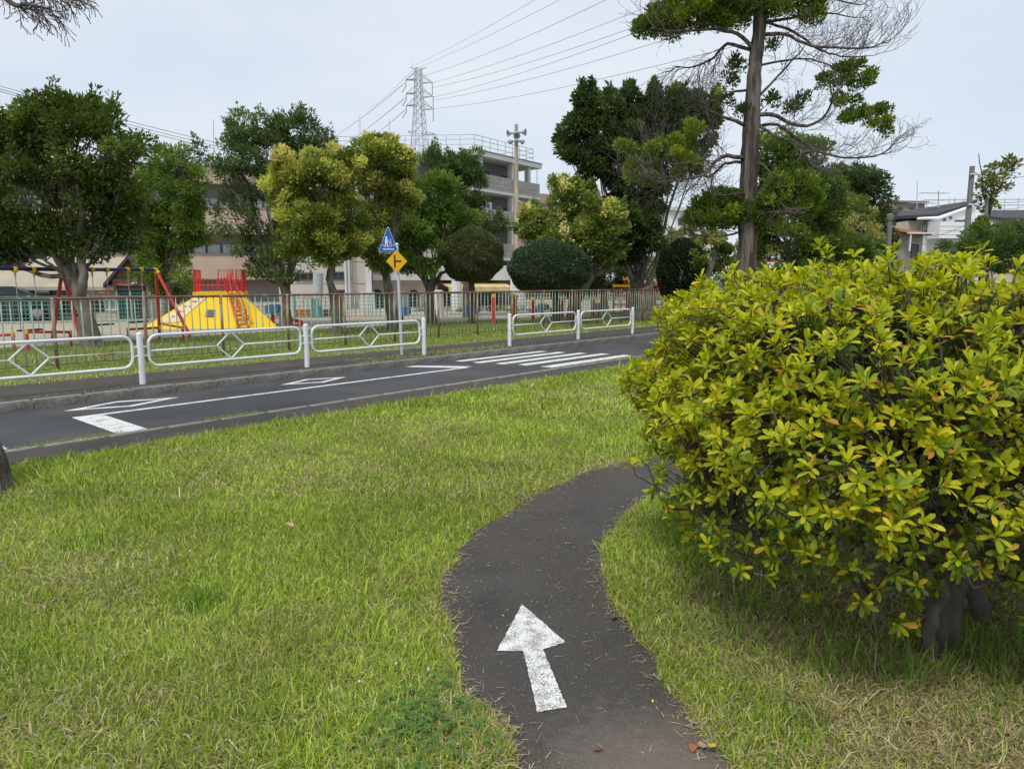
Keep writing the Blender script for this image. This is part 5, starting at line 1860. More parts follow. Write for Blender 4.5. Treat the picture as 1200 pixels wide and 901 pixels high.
tree("sparse_tree", "thin sparse leaved young tree leaning right of the utility pole", "tree", 27, (1150, 345),
     [(1153, 300), (1158, 260), (1160, 235)], [[(1158, 262), (1152, 225), (1147, 180)], [(1159, 245), (1172, 218), (1190, 190)], [(1159, 250), (1165, 225), (1160, 200)]],
     [(1163, 215, 12, 16), (1178, 203, 12, 10), (1188, 192, 8, 8), (1158, 238, 10, 10), (1165, 200, 8, 6), (1155, 222, 7, 8), (1175, 222, 8, 7)],
     None, 950, .15, .09, 7, .17, [(.10, .14, .035), (.15, .18, .05)], (1, 1), [(.26, .24, .08)], .3, r_trunk=.075, auto=True, bark=m_barkd)

# hedge mass on the right behind the azalea
def shrub(name, label, cat, D, blobs, n, L, W, pal, young, yf, group=None, z=0.0):
    B = blobs_px(D, blobs, deep=.8, rnd=.3)
    o = thing(name, label, cat, (B[0][0].x, D, z), group)
    st = MB()
    for c, (a, b, e) in B:
        g0 = Vector((c.x + random.uniform(-.1, .1), c.y, z))
        limb(st, [g0, g0.lerp(c, .5), c], .04, .015, 6, 3, .02)
    build("stem", st, m_barkd, o, kind="stuff")
    cc, rr, nn, tt = crown_clumps(B, 9, .20, pal, [1] * len(pal), young, yf)
    v, f, c = leaves_on_clumps(cc, rr, nn, tt, n, L, W)
    build_np("foliage", v, f, LEAF, c, o)


shrub("hedge", "mid green rounded hedge at the right edge in front of the dark roofed house", "hedge", 20, [(1160, 285, 40, 18), (1125, 295, 24, 14), (1195, 278, 40, 20), (1140, 305, 40, 20), (1190, 305, 45, 20), (1230, 285, 35, 25)], 24000, .07, .035,
      [(.07, .12, .03), (.055, .095, .025), (.09, .14, .035)], [(.13, .19, .04)], .3)
shrub("shrub", "yellow green shrub climbing the stake of the sparse young tree", "shrub", 21, [(1143, 275, 10, 14), (1155, 268, 12, 14), (1160, 285, 12, 14)], 2500, .08, .045,
      [(.15, .20, .03), (.10, .15, .025)], [(.24, .28, .04)], .4)
shrub("hedge", "dark green hedge low behind the azalea below the tall conifer", "hedge", 26, [(880, 330, 36, 26), (930, 330, 50, 22), (985, 330, 50, 26), (850, 345, 30, 20)], 20000, .08, .04,
      [(.05, .08, .022), (.07, .11, .025)], [(.10, .15, .03)], .25)
shrub("hedge", "low clipped hedge along the fence behind the awning building's forecourt", "hedge", 36, [(x, 366, 18, 6) for x in range(500, 640, 22)], 9000, .07, .04,
      [(.05, .085, .025), (.06, .10, .03)], [(.08, .12, .03)], .2)
a = at(1153, 300, 26.8)
b = at(1157, 233, 26.8)
o = thing("tree_stake", "straight grey wooden stake tied beside the sparse young tree", "stake", (a.x, 26.8, 0))
build("stake", MB().tube([(a.x, 26.8, -.1), b], .06, 8), m_polec, o)

# the tall conifer with bare lower twigs
DJ = 15.0
jb = at(881, 430, DJ)
jn = thing("conifer_tree", "tall scraggly conifer with a straight fissured trunk and bare drooping twigs", "tree", (jb.x, DJ, 0))
tr = [Vector((jb.x - .25, DJ, -.1)), at(874, 350, DJ), at(876, 250, DJ), at(879, 180, DJ), at(882, 110, DJ), at(888, 50, DJ), at(893, 0, DJ), at(900, -70, DJ), at(905, -130, DJ)]
q = curve(tr, 6, .008)
ra = np.linspace(.215, .075, len(q))
mb = MB().tube(q, list(ra), 24)
gnarl(mb, q, 24, .2)
build("trunk", mb, m_barkj, jn, smooth=True)


def twig(mb, p, d, L, r, lvl, out, up=.18):
    n = 5
    pts, dd = [p], d.normalized()
    for i in range(n):
        dd = (dd + Vector((random.uniform(-.3, .3), random.uniform(-.3, .3), random.uniform(-.28, .28) + up * i / n))).normalized()
        pts.append(pts[-1] + dd * L / n)
    mb.tube(pts, list(np.linspace(r, max(r * .4, .0035), n + 1)), 4 if r > .012 else 3, cap=False)
    out.append(pts[-1])
    if lvl > 0:
        for i in range(1, n + 1):
            for _ in range(1 if random.random() < (.85 if lvl > 1 else .75) else 0):
                a = dd.orthogonal().normalized()
                w = random.uniform(0, 2 * PI)
                side = a * math.cos(w) + dd.cross(a) * math.sin(w)
                nd = (pts[i] - pts[i - 1]).normalized() * .8 + side * .75
                twig(mb, pts[i], nd, L * random.uniform(.42, .68), r * .55, lvl - 1, out, up)


J = [  # polyline in photo pixels, depth drift, start radius, twigginess, twig lift
    ([(890, 42), (919, 40), (952, 54), (1007, 57), (1040, 50)], -.6, .042, 26, .55),
    ([(884, 118), (900, 102), (922, 78), (942, 55)], .5, .035, 5, .3),
    ([(880, 137), (904, 134), (933, 147), (959, 143), (974, 121), (973, 104)], -.8, .05, 16, .35),
    ([(878, 150), (911, 147), (944, 169), (977, 183), (1025, 183), (1044, 174)], .3, .038, 30, .30),
    ([(890, 27), (925, 22), (959, 15), (1003, 21)], .6, .036, 22, .45),
    ([(891, 24), (930, 38), (960, 58), (985, 66), (1015, 66)], -.2, .03, 22, .5),
    ([(886, 78), (915, 72), (950, 70), (985, 80)], .9, .026, 16, .35),
    ([(893, 0), (930, -8), (970, -2), (1010, 6)], -.3, .03, 16, .4),
    ([(884, 59), (864, 40), (831, 35), (787, 37), (762, 33)], -.5, .045, 16, .25),
    ([(884, 60), (853, 52), (838, 66), (815, 78), (790, 78)], .5, .04, 26, -.35),
    ([(878, 148), (845, 136), (815, 122)], -.3, .045, 6, .25),
    ([(876, 187), (845, 184), (823, 205), (790, 212), (760, 215)], -.7, .048, 30, .25),
    ([(876, 190), (850, 192), (830, 207), (800, 196), (770, 180)], .6, .036, 34, .30),
    ([(881, 105), (855, 110), (838, 126), (812, 140)], .2, .028, 14, .2),
    ([(879, 262), (897, 249), (933, 249)], -.6, .034, 5, .2),
    ([(878, 189), (900, 198), (902, 220), (913, 233)], -.5, .022, 6, -.2),
    ([(876, 264), (860, 275), (820, 276), (784, 272)], -.3, .03, 9, .3),
    ([(880, 142), (905, 158), (935, 170), (950, 195)], -.4, .034, 14, .1),
]
for li, (pl_, dr, r0, nt, lift) in enumerate(J):
    n = len(pl_)
    pts = [at(x, y, DJ + dr * i / (n - 1)) for i, (x, y) in enumerate(pl_)]
    mb = MB()
    qq = limb(mb, pts, r0, .010, 7, 4, .008)
    build("branch", mb, m_barkj, jn, smooth=True, label="snapped reddish branch stub" if li == 10 else None)
    nt = int(nt * (1.15 if li in (11, 12) else .62))
    if nt:
        tw, tips = MB(), []
        for k in range(nt):
            i = int(len(qq) * (.22 + .78 * (k + random.random()) / nt))
            i = min(i, len(qq) - 1)
            j = max(i - 1, 0)
            dd = Vector(qq[i] - qq[j]).normalized() if i else Vector((1, 0, 0))
            side = Vector((random.uniform(-.5, .5), random.uniform(-1, 1), random.uniform(-.55, .55) + lift))
            twig(tw, Vector(qq[i]), dd * .7 + side * .9, random.uniform(.45, .95), .0095, 2, tips, lift * .8)
        build("twigs", tw, m_twigb, jn, kind="stuff")


def tufts(blobs, n, pal, young, yf, D=DJ, cr=.17, per=13, L=.085, W=.038):
    B = blobs_px(D, blobs, deep=.8, rnd=.6)
    cc, rr, nn, tt = crown_clumps(B, per, cr, pal, [1] * len(pal), young, yf, -.3, (.35, 1.0))
    nn = norm(nn * .5 + np.array([0, 0, .8]))
    return leaves_on_clumps(cc, rr, nn, tt, n, L, W, 0, .9)


parts = [
    tufts([(775, 24, 28, 12), (810, 12, 30, 14), (845, 8, 28, 14), (870, 18, 20, 12), (800, 30, 20, 6), (835, 22, 24, 10), (758, 30, 10, 7)], 15000, G_JN, J_TIP, .3),
    tufts([(905, 5, 26, 12), (940, 6, 26, 14), (955, 14, 14, 12), (915, -14, 40, 14), (850, -18, 50, 16), (795, -8, 30, 12)], 11000, G_JN, J_TIP, .35),
    tufts([(970, 92, 13, 14), (990, 85, 10, 10), (1005, 78, 9, 9), (1000, 108, 14, 12), (1020, 92, 12, 8), (985, 118, 12, 7)], 2600, G_JN, J_TIP, .25, per=14, cr=.11),
    tufts([(1000, 135, 14, 9), (1020, 132, 12, 9), (1038, 130, 8, 6), (1035, 148, 8, 10), (990, 140, 12, 7), (1025, 145, 12, 6)], 2000, G_JN, J_TIP, .35, per=14, cr=.11),
    tufts([(925, 125, 14, 9), (905, 118, 8, 9), (940, 118, 14, 8), (908, 52, 6, 6), (862, 75, 8, 6), (852, 92, 10, 9), (848, 116, 10, 8), (868, 130, 8, 7)], 1700, [(.06, .085, .025), (.07, .10, .03)], J_TIP, .05, per=12, cr=.12),
    tufts([(838, 240, 22, 14), (862, 238, 20, 14), (880, 244, 16, 10), (846, 258, 30, 12), (820, 252, 12, 12), (870, 258, 24, 10)], 13000, [(.085, .135, .022), (.11, .16, .025)], J_TIP, .15),
    tufts([(770, 180, 18, 14), (742, 192, 12, 10), (790, 170, 18, 14), (755, 205, 18, 10), (812, 160, 14, 12), (735, 175, 10, 8), (800, 190, 22, 14)], 7500, [(.13, .19, .03), (.17, .23, .03)], [(.30, .34, .03)], .4, cr=.13, per=12),
    tufts([(915, 235, 26, 16), (945, 240, 24, 16), (900, 222, 14, 10), (930, 218, 26, 12), (895, 258, 18, 10)], 9000, G_JN, J_TIP, .2, cr=.16, per=14),
]
v = np.vstack([p[0] for p in parts])
c = np.vstack([p[2] for p in parts])
build_np("crown", v, np.arange(len(v)).reshape(-1, 4), NEEDLE, c, jn)

# near conifer at the left edge: only its flared foot and one bare twig enter the picture
lt_ = thing("conifer_tree", "conifer at the left edge with its trunk foot and one bare corner twig in view", "tree", (-4.30, 5.35, 0))
tp_ = [Vector((-4.08, 5.25, -.05)), Vector((-4.09, 5.25, .06)), Vector((-4.14, 5.26, .25)), Vector((-4.27, 5.28, .6)), Vector((-4.50, 5.4, 1.5)), Vector((-4.6, 5.4, 3.2)), Vector((-4.65, 5.4, 5.5)), Vector((-4.65, 5.4, 7.5))]
q = curve(tp_, 4, .004)
ra = np.interp(np.linspace(0, 7, len(q)), range(8), [.25, .235, .235, .225, .19, .15, .10, .05])
build("trunk", MB().tube(q, list(ra), 16), m_barkj, lt_, smooth=True)
tw, tips = MB(), []
base = Vector((-4.62, 5.4, 4.25))
tip0 = at(8, 0, 5.5)
qq = limb(tw, [base, base.lerp(tip0, .5) + Vector((0, 0, .12)), tip0, at(30, 5, 5.45), at(58, 10, 5.4)], .030, .006, 6, 5)
for i in range(6, len(qq)):
    for _ in range(3):
        twig(tw, Vector(qq[i]), Vector((random.uniform(.1, .8), random.uniform(-.4, .4), random.uniform(-.8, -.1))), random.uniform(.10, .2), .0032, 1, tips, -.05)
qq = limb(tw, [at(-6, -10, 5.5), at(40, -6, 5.5), at(75, -2, 5.5), at(92, -4, 5.5)], .012, .004, 5, 5)
for i in range(3, len(qq)):
    for _ in range(3):
        twig(tw, Vector(qq[i]), Vector((random.uniform(.1, .8), random.uniform(-.4, .4), random.uniform(-.9, .1))), random.uniform(.08, .16), .004, 1, tips, -.05)
build("branch", tw, m_twigb, lt_)
lc = []
for k in range(60):
    lc.append(Vector((-4.65 + random.gauss(0, .9), 5.4 + random.gauss(0, .9), random.uniform(4.9, 7.8))))
lc = np.array([tuple(p) for p in lc])
v, f, c = leaves_on_clumps(lc, np.full(60, .28), norm(lc - np.array([-4.65, 5.4, 5.5])), np.array(G_JN)[rng.choice(3, 60)], 6000, .06, .03)
build_np("crown", v, f, NEEDLE, c, lt_)

# ------------------------------------------------------------------ the azalea bush on the right
m_azb = mat("azalea_bark", (0.125, 0.105, 0.09), 0.95, 0.35, 14, col2=(0.21, 0.20, 0.185), mix=(0.55, 0.72), bump=0.9, bscale=45, stretch=(1, 1, .5))
AZC = np.array([2.44, 3.40, 0.975])
AZR = np.array([1.63, 1.18, 0.70])
az = thing("azalea_shrub", "large yellow green azalea bush on the lawn at the right of the path", "shrub", (1.95, 3.0, 0))


def az_shell(u, f):
    e = 3.5
    k = 1.0 / (np.abs(u[:, 0]) ** e + np.abs(u[:, 1]) ** e + np.abs(u[:, 2]) ** e) ** (1 / e)
    lump = 1 + .05 * np.sin(u[:, 0] * 9 + 1.3) * np.cos(u[:, 1] * 8) + .04 * np.sin(u[:, 2] * 11 + u[:, 0] * 6)
    p = AZC + u * (k * lump * f)[:, None] * AZR
    p[:, 2] -= .14 * np.clip((p[:, 0] - 1.2) / 1.0, 0, 1) * np.clip((p[:, 2] - .9) / .5, 0, 1)      # the crown dips away to the right
    return p


u = unit(12000)
pk_ = np.clip(.55 + 1.0 * (u[:, 2] + .30), .13, 1.0)
u = u[rng.random(len(u)) < pk_][:7400]
fr_ = np.where(rng.random(len(u)) < .62, rng.uniform(.92, 1.07, len(u)), rng.uniform(.72, .92, len(u)))
rp = az_shell(u, fr_)
ok = rp[:, 2] > .30
u, rp, fr_ = u[ok], rp[ok], fr_[ok]
# sprigs standing proud of the outline, as surveyed
extra = [(766, 430, 3.3), (742, 545, 3.1), (752, 540, 3.0), (775, 548, 3.0), (830, 640, 2.75), (845, 655, 2.7), (810, 628, 2.8), (868, 668, 2.7), (1010, 705, 2.45), (1030, 690, 2.45), (985, 672, 2.5),
         (1190, 680, 2.4), (1165, 672, 2.45), (1048, 292, 3.0), (960, 288, 3.1), (968, 300, 3.1), (1150, 292, 3.0), (860, 318, 3.3), (822, 330, 3.4), (900, 322, 3.2), (1135, 318, 2.8), (1000, 300, 3.2), (1040, 305, 2.9)]
ep = np.array([tuple(at(*e)) for e in extra])
eu = norm((ep - AZC) / AZR)
u, rp, fr_ = np.vstack([u, eu]), np.vstack([rp, ep]), np.concatenate([fr_, np.full(len(ep), 1.05)])
NR = len(rp)
axis = norm(norm(u / AZR) * .6 + np.array([0, -.12, .75]) + rng.normal(size=(NR, 3)) * .28)

# woody frame
pts_pool = []
tk = MB()
s1 = limb(tk, [(1.95, 2.98, -.06), (1.93, 3.0, .14), (2.0, 3.04, .34), (1.99, 3.12, .50), (2.08, 3.18, .66)], .082, .045, 12, 4, .011)
s2 = limb(tk, [(2.26, 3.20, -.06), (2.23, 3.2, .2), (2.32, 3.25, .42), (2.33, 3.27, .6), (2.44, 3.3, .8)], .048, .032, 10, 4, .009)
s3 = limb(tk, [(1.83, 2.84, -.05), (1.80, 2.88, .10), (1.90, 2.95, .24), (1.93, 3.04, .38), (1.99, 3.08, .5)], .030, .022, 8, 4, .006)
for _b in range(9):      # old pruning knobs and burls on the stump
    _z = rng.uniform(.05, .5)
    tk.lathe([(.02, 0), (.034, .02), (.026, .05), (.006, .062)], (1.97 + rng.normal(0, .03), 2.98 + _z * .2, _z), 8, (rng.normal(), rng.normal() - .8, rng.normal() * .5))
build("trunk", tk, m_azb, az, smooth=True)
stems = np.vstack([s1[4:], s2[4:]])
limbs_ = [[s1[7], at(1040, 622, 3.05), at(960, 640, 2.9), at(900, 635, 2.95), at(850, 600, 3.1)],
          [s2[8], at(1140, 590, 3.0), at(1180, 540, 2.9), at(1200, 500, 2.9)],
          [s1[9], at(1080, 590, 3.0), at(1075, 545, 3.0), at(1060, 470, 3.0)],
          [s1[8], at(1050, 600, 3.1), at(1000, 560, 3.1), at(960, 500, 3.0)],
          [s1[6], at(1070, 645, 2.8), at(1020, 700, 2.6)],
          [s1[7], at(1130, 660, 2.75), at(1180, 680, 2.5)]]
dirs = unit(46)
dirs[:, 2] = np.abs(dirs[:, 2]) * .9 - .15
dirs = norm(dirs)
for e in az_shell(dirs, np.full(len(dirs), .68)):
    s = stems[np.argmin(np.linalg.norm(stems - e, axis=1) + rng.uniform(0, .3, len(stems)))]
    m_ = s + (e - s) * .5 + np.array([0, 0, -.06]) + rng.normal(0, .07, 3)
    limbs_.append([s, m_, e])
for l_ in limbs_:
    mb = MB()
    qq = limb(mb, l_, .026, .011, 7, 5, .012)
    build("branch", mb, m_azb, az, smooth=True)
    pts_pool.append(qq[3:])
pool = np.vstack(pts_pool)
tw = MB()
for i in range(NR):
    dst = np.linalg.norm(pool - rp[i], axis=1)
    s = pool[np.argmin(dst + rng.uniform(0, .08, len(dst)))]
    mid = (s + rp[i]) / 2 + rng.normal(0, .03, 3) - axis[i] * .05
    qq = smooth_line3([s, mid, rp[i] - axis[i] * .05, rp[i]], 1)
    tw.tube(qq, list(np.linspace(.0046, .0024, len(qq))), 3, cap=False)
for i in range(420):        # bare inner twiglets
    s = pool[rng.integers(len(pool))]
    d = Vector(tuple(rng.normal(size=3)))
    p1 = Vector(s) + d.normalized() * rng.uniform(.12, .35)
    tw.tube([s, (Vector(s) + p1) / 2 + Vector(tuple(rng.normal(0, .025, 3))), p1], [.005, .004, .0025], 3, cap=False)
build("twigs", tw, m_azb, az, kind="stuff")

# leaf blade template (length 1 along x), with folded midrib and curved tip
LT = np.array([0.0, .22, .5, .76, .92])
LWD = np.array([.034, .100, .176, .178, .105])


LT_C = np.array([0.0, .42, .80])
LWD_C = np.array([.034, .165, .168])


def leaf_template(bend, fold, LT=LT, LWD=LWD):
    v = []
    for t, w in zip(LT, LWD):
        z = -bend * t * t
        v += [(t, -w, z + fold * w), (t, 0, z), (t, w, z + fold * w)]
    v.append((1.0, 0, -bend * 1.02))
    f = []
    for i in range(len(LT) - 1):
        a = 3 * i
        f += [(a, a + 3, a + 4, a + 1), (a + 1, a + 4, a + 5, a + 2)]
    k = 3 * (len(LT) - 1)
    f += [(k, k + 3, k + 1), (k + 1, k + 3, k + 2)]
    return np.array(v), f


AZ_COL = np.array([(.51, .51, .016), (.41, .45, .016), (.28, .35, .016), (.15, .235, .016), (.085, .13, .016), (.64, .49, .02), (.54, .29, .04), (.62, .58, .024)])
P_, X_, Z_, S_, C_, B_ = [], [], [], [], [], []
for i in range(NR):
    a = axis[i]
    t1 = np.cross(a, rng.normal(size=3))
    t1 /= np.linalg.norm(t1)
    t2 = np.cross(a, t1)
    n = rng.integers(8, 12)
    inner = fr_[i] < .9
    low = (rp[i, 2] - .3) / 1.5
    tone = rng.random()
    for k in range(n):
        age = k / (n - 1)                      # 0 young and upright, 1 oldest and lowest
        az_ = k * 2.399 + rng.uniform(-.3, .3)
        el = math.radians(18 + 62 * age ** .9 + rng.uniform(-9, 9))
        rad_ = t1 * math.cos(az_) + t2 * math.sin(az_)
        d = a * math.cos(el) + rad_ * math.sin(el)
        d = d + np.array([0, 0, -.25 * age])
        d /= np.linalg.norm(d)
        zn = a - d * a.dot(d) + rng.normal(size=3) * .18
        zn -= d * zn.dot(d)
        zn /= max(np.linalg.norm(zn), 1e-6)
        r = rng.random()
        if inner or (low < .3 and r < .55):  # older inner and low leaves, their greens darkened to stand for interior shade
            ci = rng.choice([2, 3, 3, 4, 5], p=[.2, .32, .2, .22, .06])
        elif age < .6:
            ci = rng.choice([0, 1, 2, 7], p=[.30, .36, .18, .16]) if tone < .75 else rng.choice([1, 2, 3], p=[.35, .4, .25])
        else:
            ci = rng.choice([0, 1, 2, 3, 5, 6], p=[.18, .25, .22, .15, .15, .05])
        P_.append(rp[i] + d * .006 + a * rng.uniform(-.02, .012)), X_.append(d), Z_.append(zn)
        S_.append((.034 + .017 * math.sin(PI * (.15 + .75 * age))) * rng.uniform(.78, 1.2))
        C_.append(ci), B_.append(rng.integers(3))
P_, X_, Z_, S_ = np.array(P_), np.array(X_), np.array(Z_), np.array(S_)
C_, B_ = np.array(C_), np.array(B_)
Y_ = np.cross(Z_, X_)
# the 300 blades that show largest are parts of their own
px_, py_, dd_ = project(P_ + X_ * S_[:, None] * .5)
inside = (px_ > 0) & (px_ < 1200) & (py_ > 0) & (py_ < 901) & (dd_ > .3)
view = norm(P_ - np.array([0, 0, EYE]))
facing = np.abs((Z_ * view).sum(1)) * .7 + .3
size = S_ / dd_ * facing
cell = {}
for i in np.argsort(dd_):
    if inside[i]:
        cell.setdefault((int(px_[i] // 13), int(py_[i] // 13)), []).append(i)
front = np.array([c[0] for c in cell.values()])
front = front[np.argsort(-size[front])][:300]
is_part = np.zeros(len(P_), bool)
is_part[front] = True
templ = [leaf_template(b, fo) for b, fo in ((.10, .45), (.22, .30), (.02, .60))]
lv, lf_ = templ[0]
leaf_me = {}
for i in np.where(is_part)[0]:
    key = (int(C_[i]), int(B_[i]))
    if key not in leaf_me:
        v, f = templ[key[1]]
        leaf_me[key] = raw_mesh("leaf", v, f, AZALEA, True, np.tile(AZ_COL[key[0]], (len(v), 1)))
    o = link("leaf", leaf_me[key], az, Vector(P_[i]) - az.location)
    from mathutils import Matrix
    M_ = Matrix((X_[i], Y_[i], Z_[i])).transposed()
    o.rotation_mode = 'QUATERNION'
    o.rotation_quaternion = M_.to_quaternion()
    s_ = float(S_[i])
    o.scale = (s_, s_, s_)
rest = np.where(~is_part)[0]
V_, F_, K_ = [], [], []
off = 0
for b in range(3):
    idx = rest[B_[rest] == b]
    v, f = leaf_template(*((.10, .45), (.22, .30), (.02, .60))[b], LT_C, LWD_C)
    w = P_[idx][:, None, :] + (v[None, :, 0:1] * X_[idx][:, None, :] + v[None, :, 1:2] * Y_[idx][:, None, :] + v[None, :, 2:3] * Z_[idx][:, None, :]) * S_[idx][:, None, None]
    V_.append(w.reshape(-1, 3))
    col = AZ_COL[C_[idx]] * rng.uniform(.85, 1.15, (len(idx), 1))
    K_.append(np.repeat(col, len(v), axis=0))
    nv = len(v)
    fa = [tuple(x + off + j * nv for x in q) for j in range(len(idx)) for q in f]
    F_ += fa
    off += nv * len(idx)
build_np("foliage", np.vstack(V_), F_, AZALEA, np.vstack(K_), az, smooth=True)

# ------------------------------------------------------------------ grass, straw, fallen leaves
def in_poly(x, y, poly):
    ins = np.zeros(len(x), bool)
    n = len(poly)
    j = n - 1
    for i in range(n):
        xi, yi = poly[i]
        xj, yj = poly[j]
        hit = ((yi > y) != (yj > y)) & (x < (xj - xi) * (y - yi) / (yj - yi + 1e-12) + xi)
        ins ^= hit
        j = i
    return ins


def vnoise(x, y, sc, seed):
    r = np.random.default_rng(seed)
    g_ = r.random((64, 64))
    X, Y = x * sc + 100, y * sc + 100
    i, j = np.floor(X).astype(int), np.floor(Y).astype(int)
    fx, fy = X - i, Y - j
    fx, fy = fx * fx * (3 - 2 * fx), fy * fy * (3 - 2 * fy)
    G_ = lambda a, b: g_[a % 64, b % 64]
    return (G_(i, j) * (1 - fx) + G_(i + 1, j) * fx) * (1 - fy) + (G_(i, j + 1) * (1 - fx) + G_(i + 1, j + 1) * fx) * fy


def edge_dist(x, y, line):
    d = np.full(len(x), 9.0)
    for a in line[::2]:
        d = np.minimum(d, np.hypot(x - a[0], y - a[1]))
    return d


def blades(x, y, z, h, w, lean, az_, col, curl=.5):
    n = len(x)
    dx, dy = np.cos(az_), np.sin(az_)
    sx, sy = -dy, dx
    tw_ = rng.uniform(-.9, .9, n)
    sx, sy = sx * np.cos(tw_) + dx * np.sin(tw_), sy * np.cos(tw_) + dy * np.sin(tw_)
    l1 = lean * (1 - curl * .5)
    l2 = np.minimum(lean * (1 + curl), 1.75)
    v = np.empty((n, 5, 3))
    mx_, my_, mz_ = x + dx * h * .55 * np.sin(l1), y + dy * h * .55 * np.sin(l1), z + h * .55 * np.cos(l1)
    v[:, 0] = np.stack([x + sx * w * .5, y + sy * w * .5, z], 1)
    v[:, 1] = np.stack([x - sx * w * .5, y - sy * w * .5, z], 1)
    v[:, 2] = np.stack([mx_ - sx * w * .42, my_ - sy * w * .42, mz_], 1)
    v[:, 3] = np.stack([mx_ + sx * w * .42, my_ + sy * w * .42, mz_], 1)
    v[:, 4] = np.stack([mx_ + dx * h * .45 * np.sin(l2), my_ + dy * h * .45 * np.sin(l2), np.maximum(mz_ + h * .45 * np.cos(l2), z + .002)], 1)
    b = np.arange(n) * 5
    f1 = np.stack([b, b + 1, b + 2, b + 3], 1)
    f2 = np.stack([b + 3, b + 2, b + 4], 1)
    return v.reshape(-1, 3), f1, f2, np.repeat(col, 5, axis=0)


def grass_object(name, parts_, m, parent=None):
    V, C, sizes, loops, off = [], [], [], [], 0
    for v, f1, f2, c in parts_:
        loops += [(f1 + off).ravel(), (f2 + off).ravel()]
        sizes += [np.full(len(f1), 4), np.full(len(f2), 3)]
        V.append(v), C.append(c)
        off += len(v)
    V, C = np.vstack(V).astype(np.float32), np.vstack(C)
    loops, sizes = np.concatenate(loops).astype(np.int32), np.concatenate(sizes).astype(np.int32)
    me = bpy.data.meshes.new(name)
    me.vertices.add(len(V))
    me.vertices.foreach_set("co", V.ravel())
    me.loops.add(len(loops))
    me.loops.foreach_set("vertex_index", loops)
    me.polygons.add(len(sizes))
    me.polygons.foreach_set("loop_start", np.concatenate([[0], np.cumsum(sizes)[:-1]]).astype(np.int32))
    a_ = me.attributes.new("col", 'FLOAT_COLOR', 'POINT')
    c4 = np.ones((len(V), 4), np.float32)
    c4[:, :3] = C
    a_.data.foreach_set("color", c4.ravel())
    me.update(calc_edges=True)
    me.materials.append(m)
    o = link(name, me, parent)
    o["kind"] = "stuff"
    return o


GREEN = np.array([(.38, .475, .066), (.30, .42, .052), (.45, .52, .09), (.19, .31, .042), (.53, .54, .18)])
STRAW = np.array([(.57, .50, .28), (.46, .39, .20), (.69, .62, .38), (.32, .25, .14)])


def lawn_points(d0, d1, dens, margin=1.13):
    half = 600 / FPX * margin
    A_ = half * (d1 * d1 - d0 * d0)
    n = int(A_ * dens)
    y = np.sqrt(rng.uniform(d0 * d0, d1 * d1, n))
    x = rng.uniform(-1, 1, n) * y * half
    vv = RV[0] * x + RV[1] * y
    k = (vv < V_LAWN + .03 * np.sin(x * 7) + .02) & ~in_poly(x, y, path_poly)
    return x[k], y[k], vv[k]


gp = []
sp_ = []
for d0, d1, dens, hs, ws in ((1.75, 3.2, 16500, 1.0, .0032), (3.2, 5.0, 9500, 1.05, .0040), (5.0, 8.0, 4200, 1.15, .0060), (8.0, 13.0, 1700, 1.25, .0095), (13.0, 21.0, 480, 1.3, .016)):
    x, y, vv = lawn_points(d0, d1, dens)
    dry = .55 * vnoise(x, y, 1.3, 3) + .30 * vnoise(x, y, 4.1, 5) + .25 * vnoise(x, y, 9.0, 6)
    right = np.clip((x - .55) / .8, 0, 1) * np.clip((4.6 - y) / 1.2, 0, 1)      # thin dry turf round the azalea
    under = np.exp(-(((x - 2.1) / 1.0) ** 2 + ((y - 3.25) / .75) ** 2))
    ed = np.minimum(edge_dist(x, y, pl), edge_dist(x, y, pr))
    vig = vnoise(x, y, .9, 11)
    edge_up = np.clip((vv - 6.2) / .8, 0, 1) * np.clip((7.26 - vv) / .22, .35, 1)                                   # longer grass by the road strip
    ps = np.clip((dry - .53) * .9 + .17 + .64 * right * (.6 + .8 * vnoise(x, y, 3.0, 77)) + .25 * under + .15 * np.exp(-ed / .07) - .18 * edge_up, .04, .76)
    keep = rng.random(len(x)) > .62 * under
    keep &= rng.random(len(x)) > .25 * right
    x, y, vv, ps, vig, edge_up, ed, right = (a[keep] for a in (x, y, vv, ps, vig, edge_up, ed, right))
    n = len(x)
    st = rng.random(n) < ps
    h = (.030 + .038 * rng.random(n) ** 1.6 + .026 * vig * rng.random(n) + .035 * edge_up * rng.random(n) ** 2) * hs
    tall = rng.random(n) < .018 + .03 * edge_up
    h[tall] *= rng.uniform(1.5, 2.3, tall.sum())
    h *= 1 - .5 * np.exp(-ed / .03)
    lean = rng.uniform(.25, 1.25, n)
    lean[st] = rng.uniform(1.1, 1.62, st.sum())
    h[st] *= rng.uniform(.8, 1.6, st.sum())
    az_ = rng.uniform(0, 2 * PI, n)
    wv = np.array([1.0, .9, .8, .7, .35])
    gi = rng.choice(5, n, p=wv / wv.sum())
    col = GREEN[gi] * (.82 + .40 * vnoise(x, y, 2.0, 21))[:, None] * rng.uniform(.55, 1.35, (n, 1))
    col[st] = STRAW[rng.choice(4, st.sum())] * rng.uniform(.8, 1.15, (st.sum(), 1))
    w = ws * rng.uniform(.6, 1.9, n)
    w[tall] *= 1.2
    gp.append(blades(x, y, np.zeros(n), h, w, lean, az_, col))
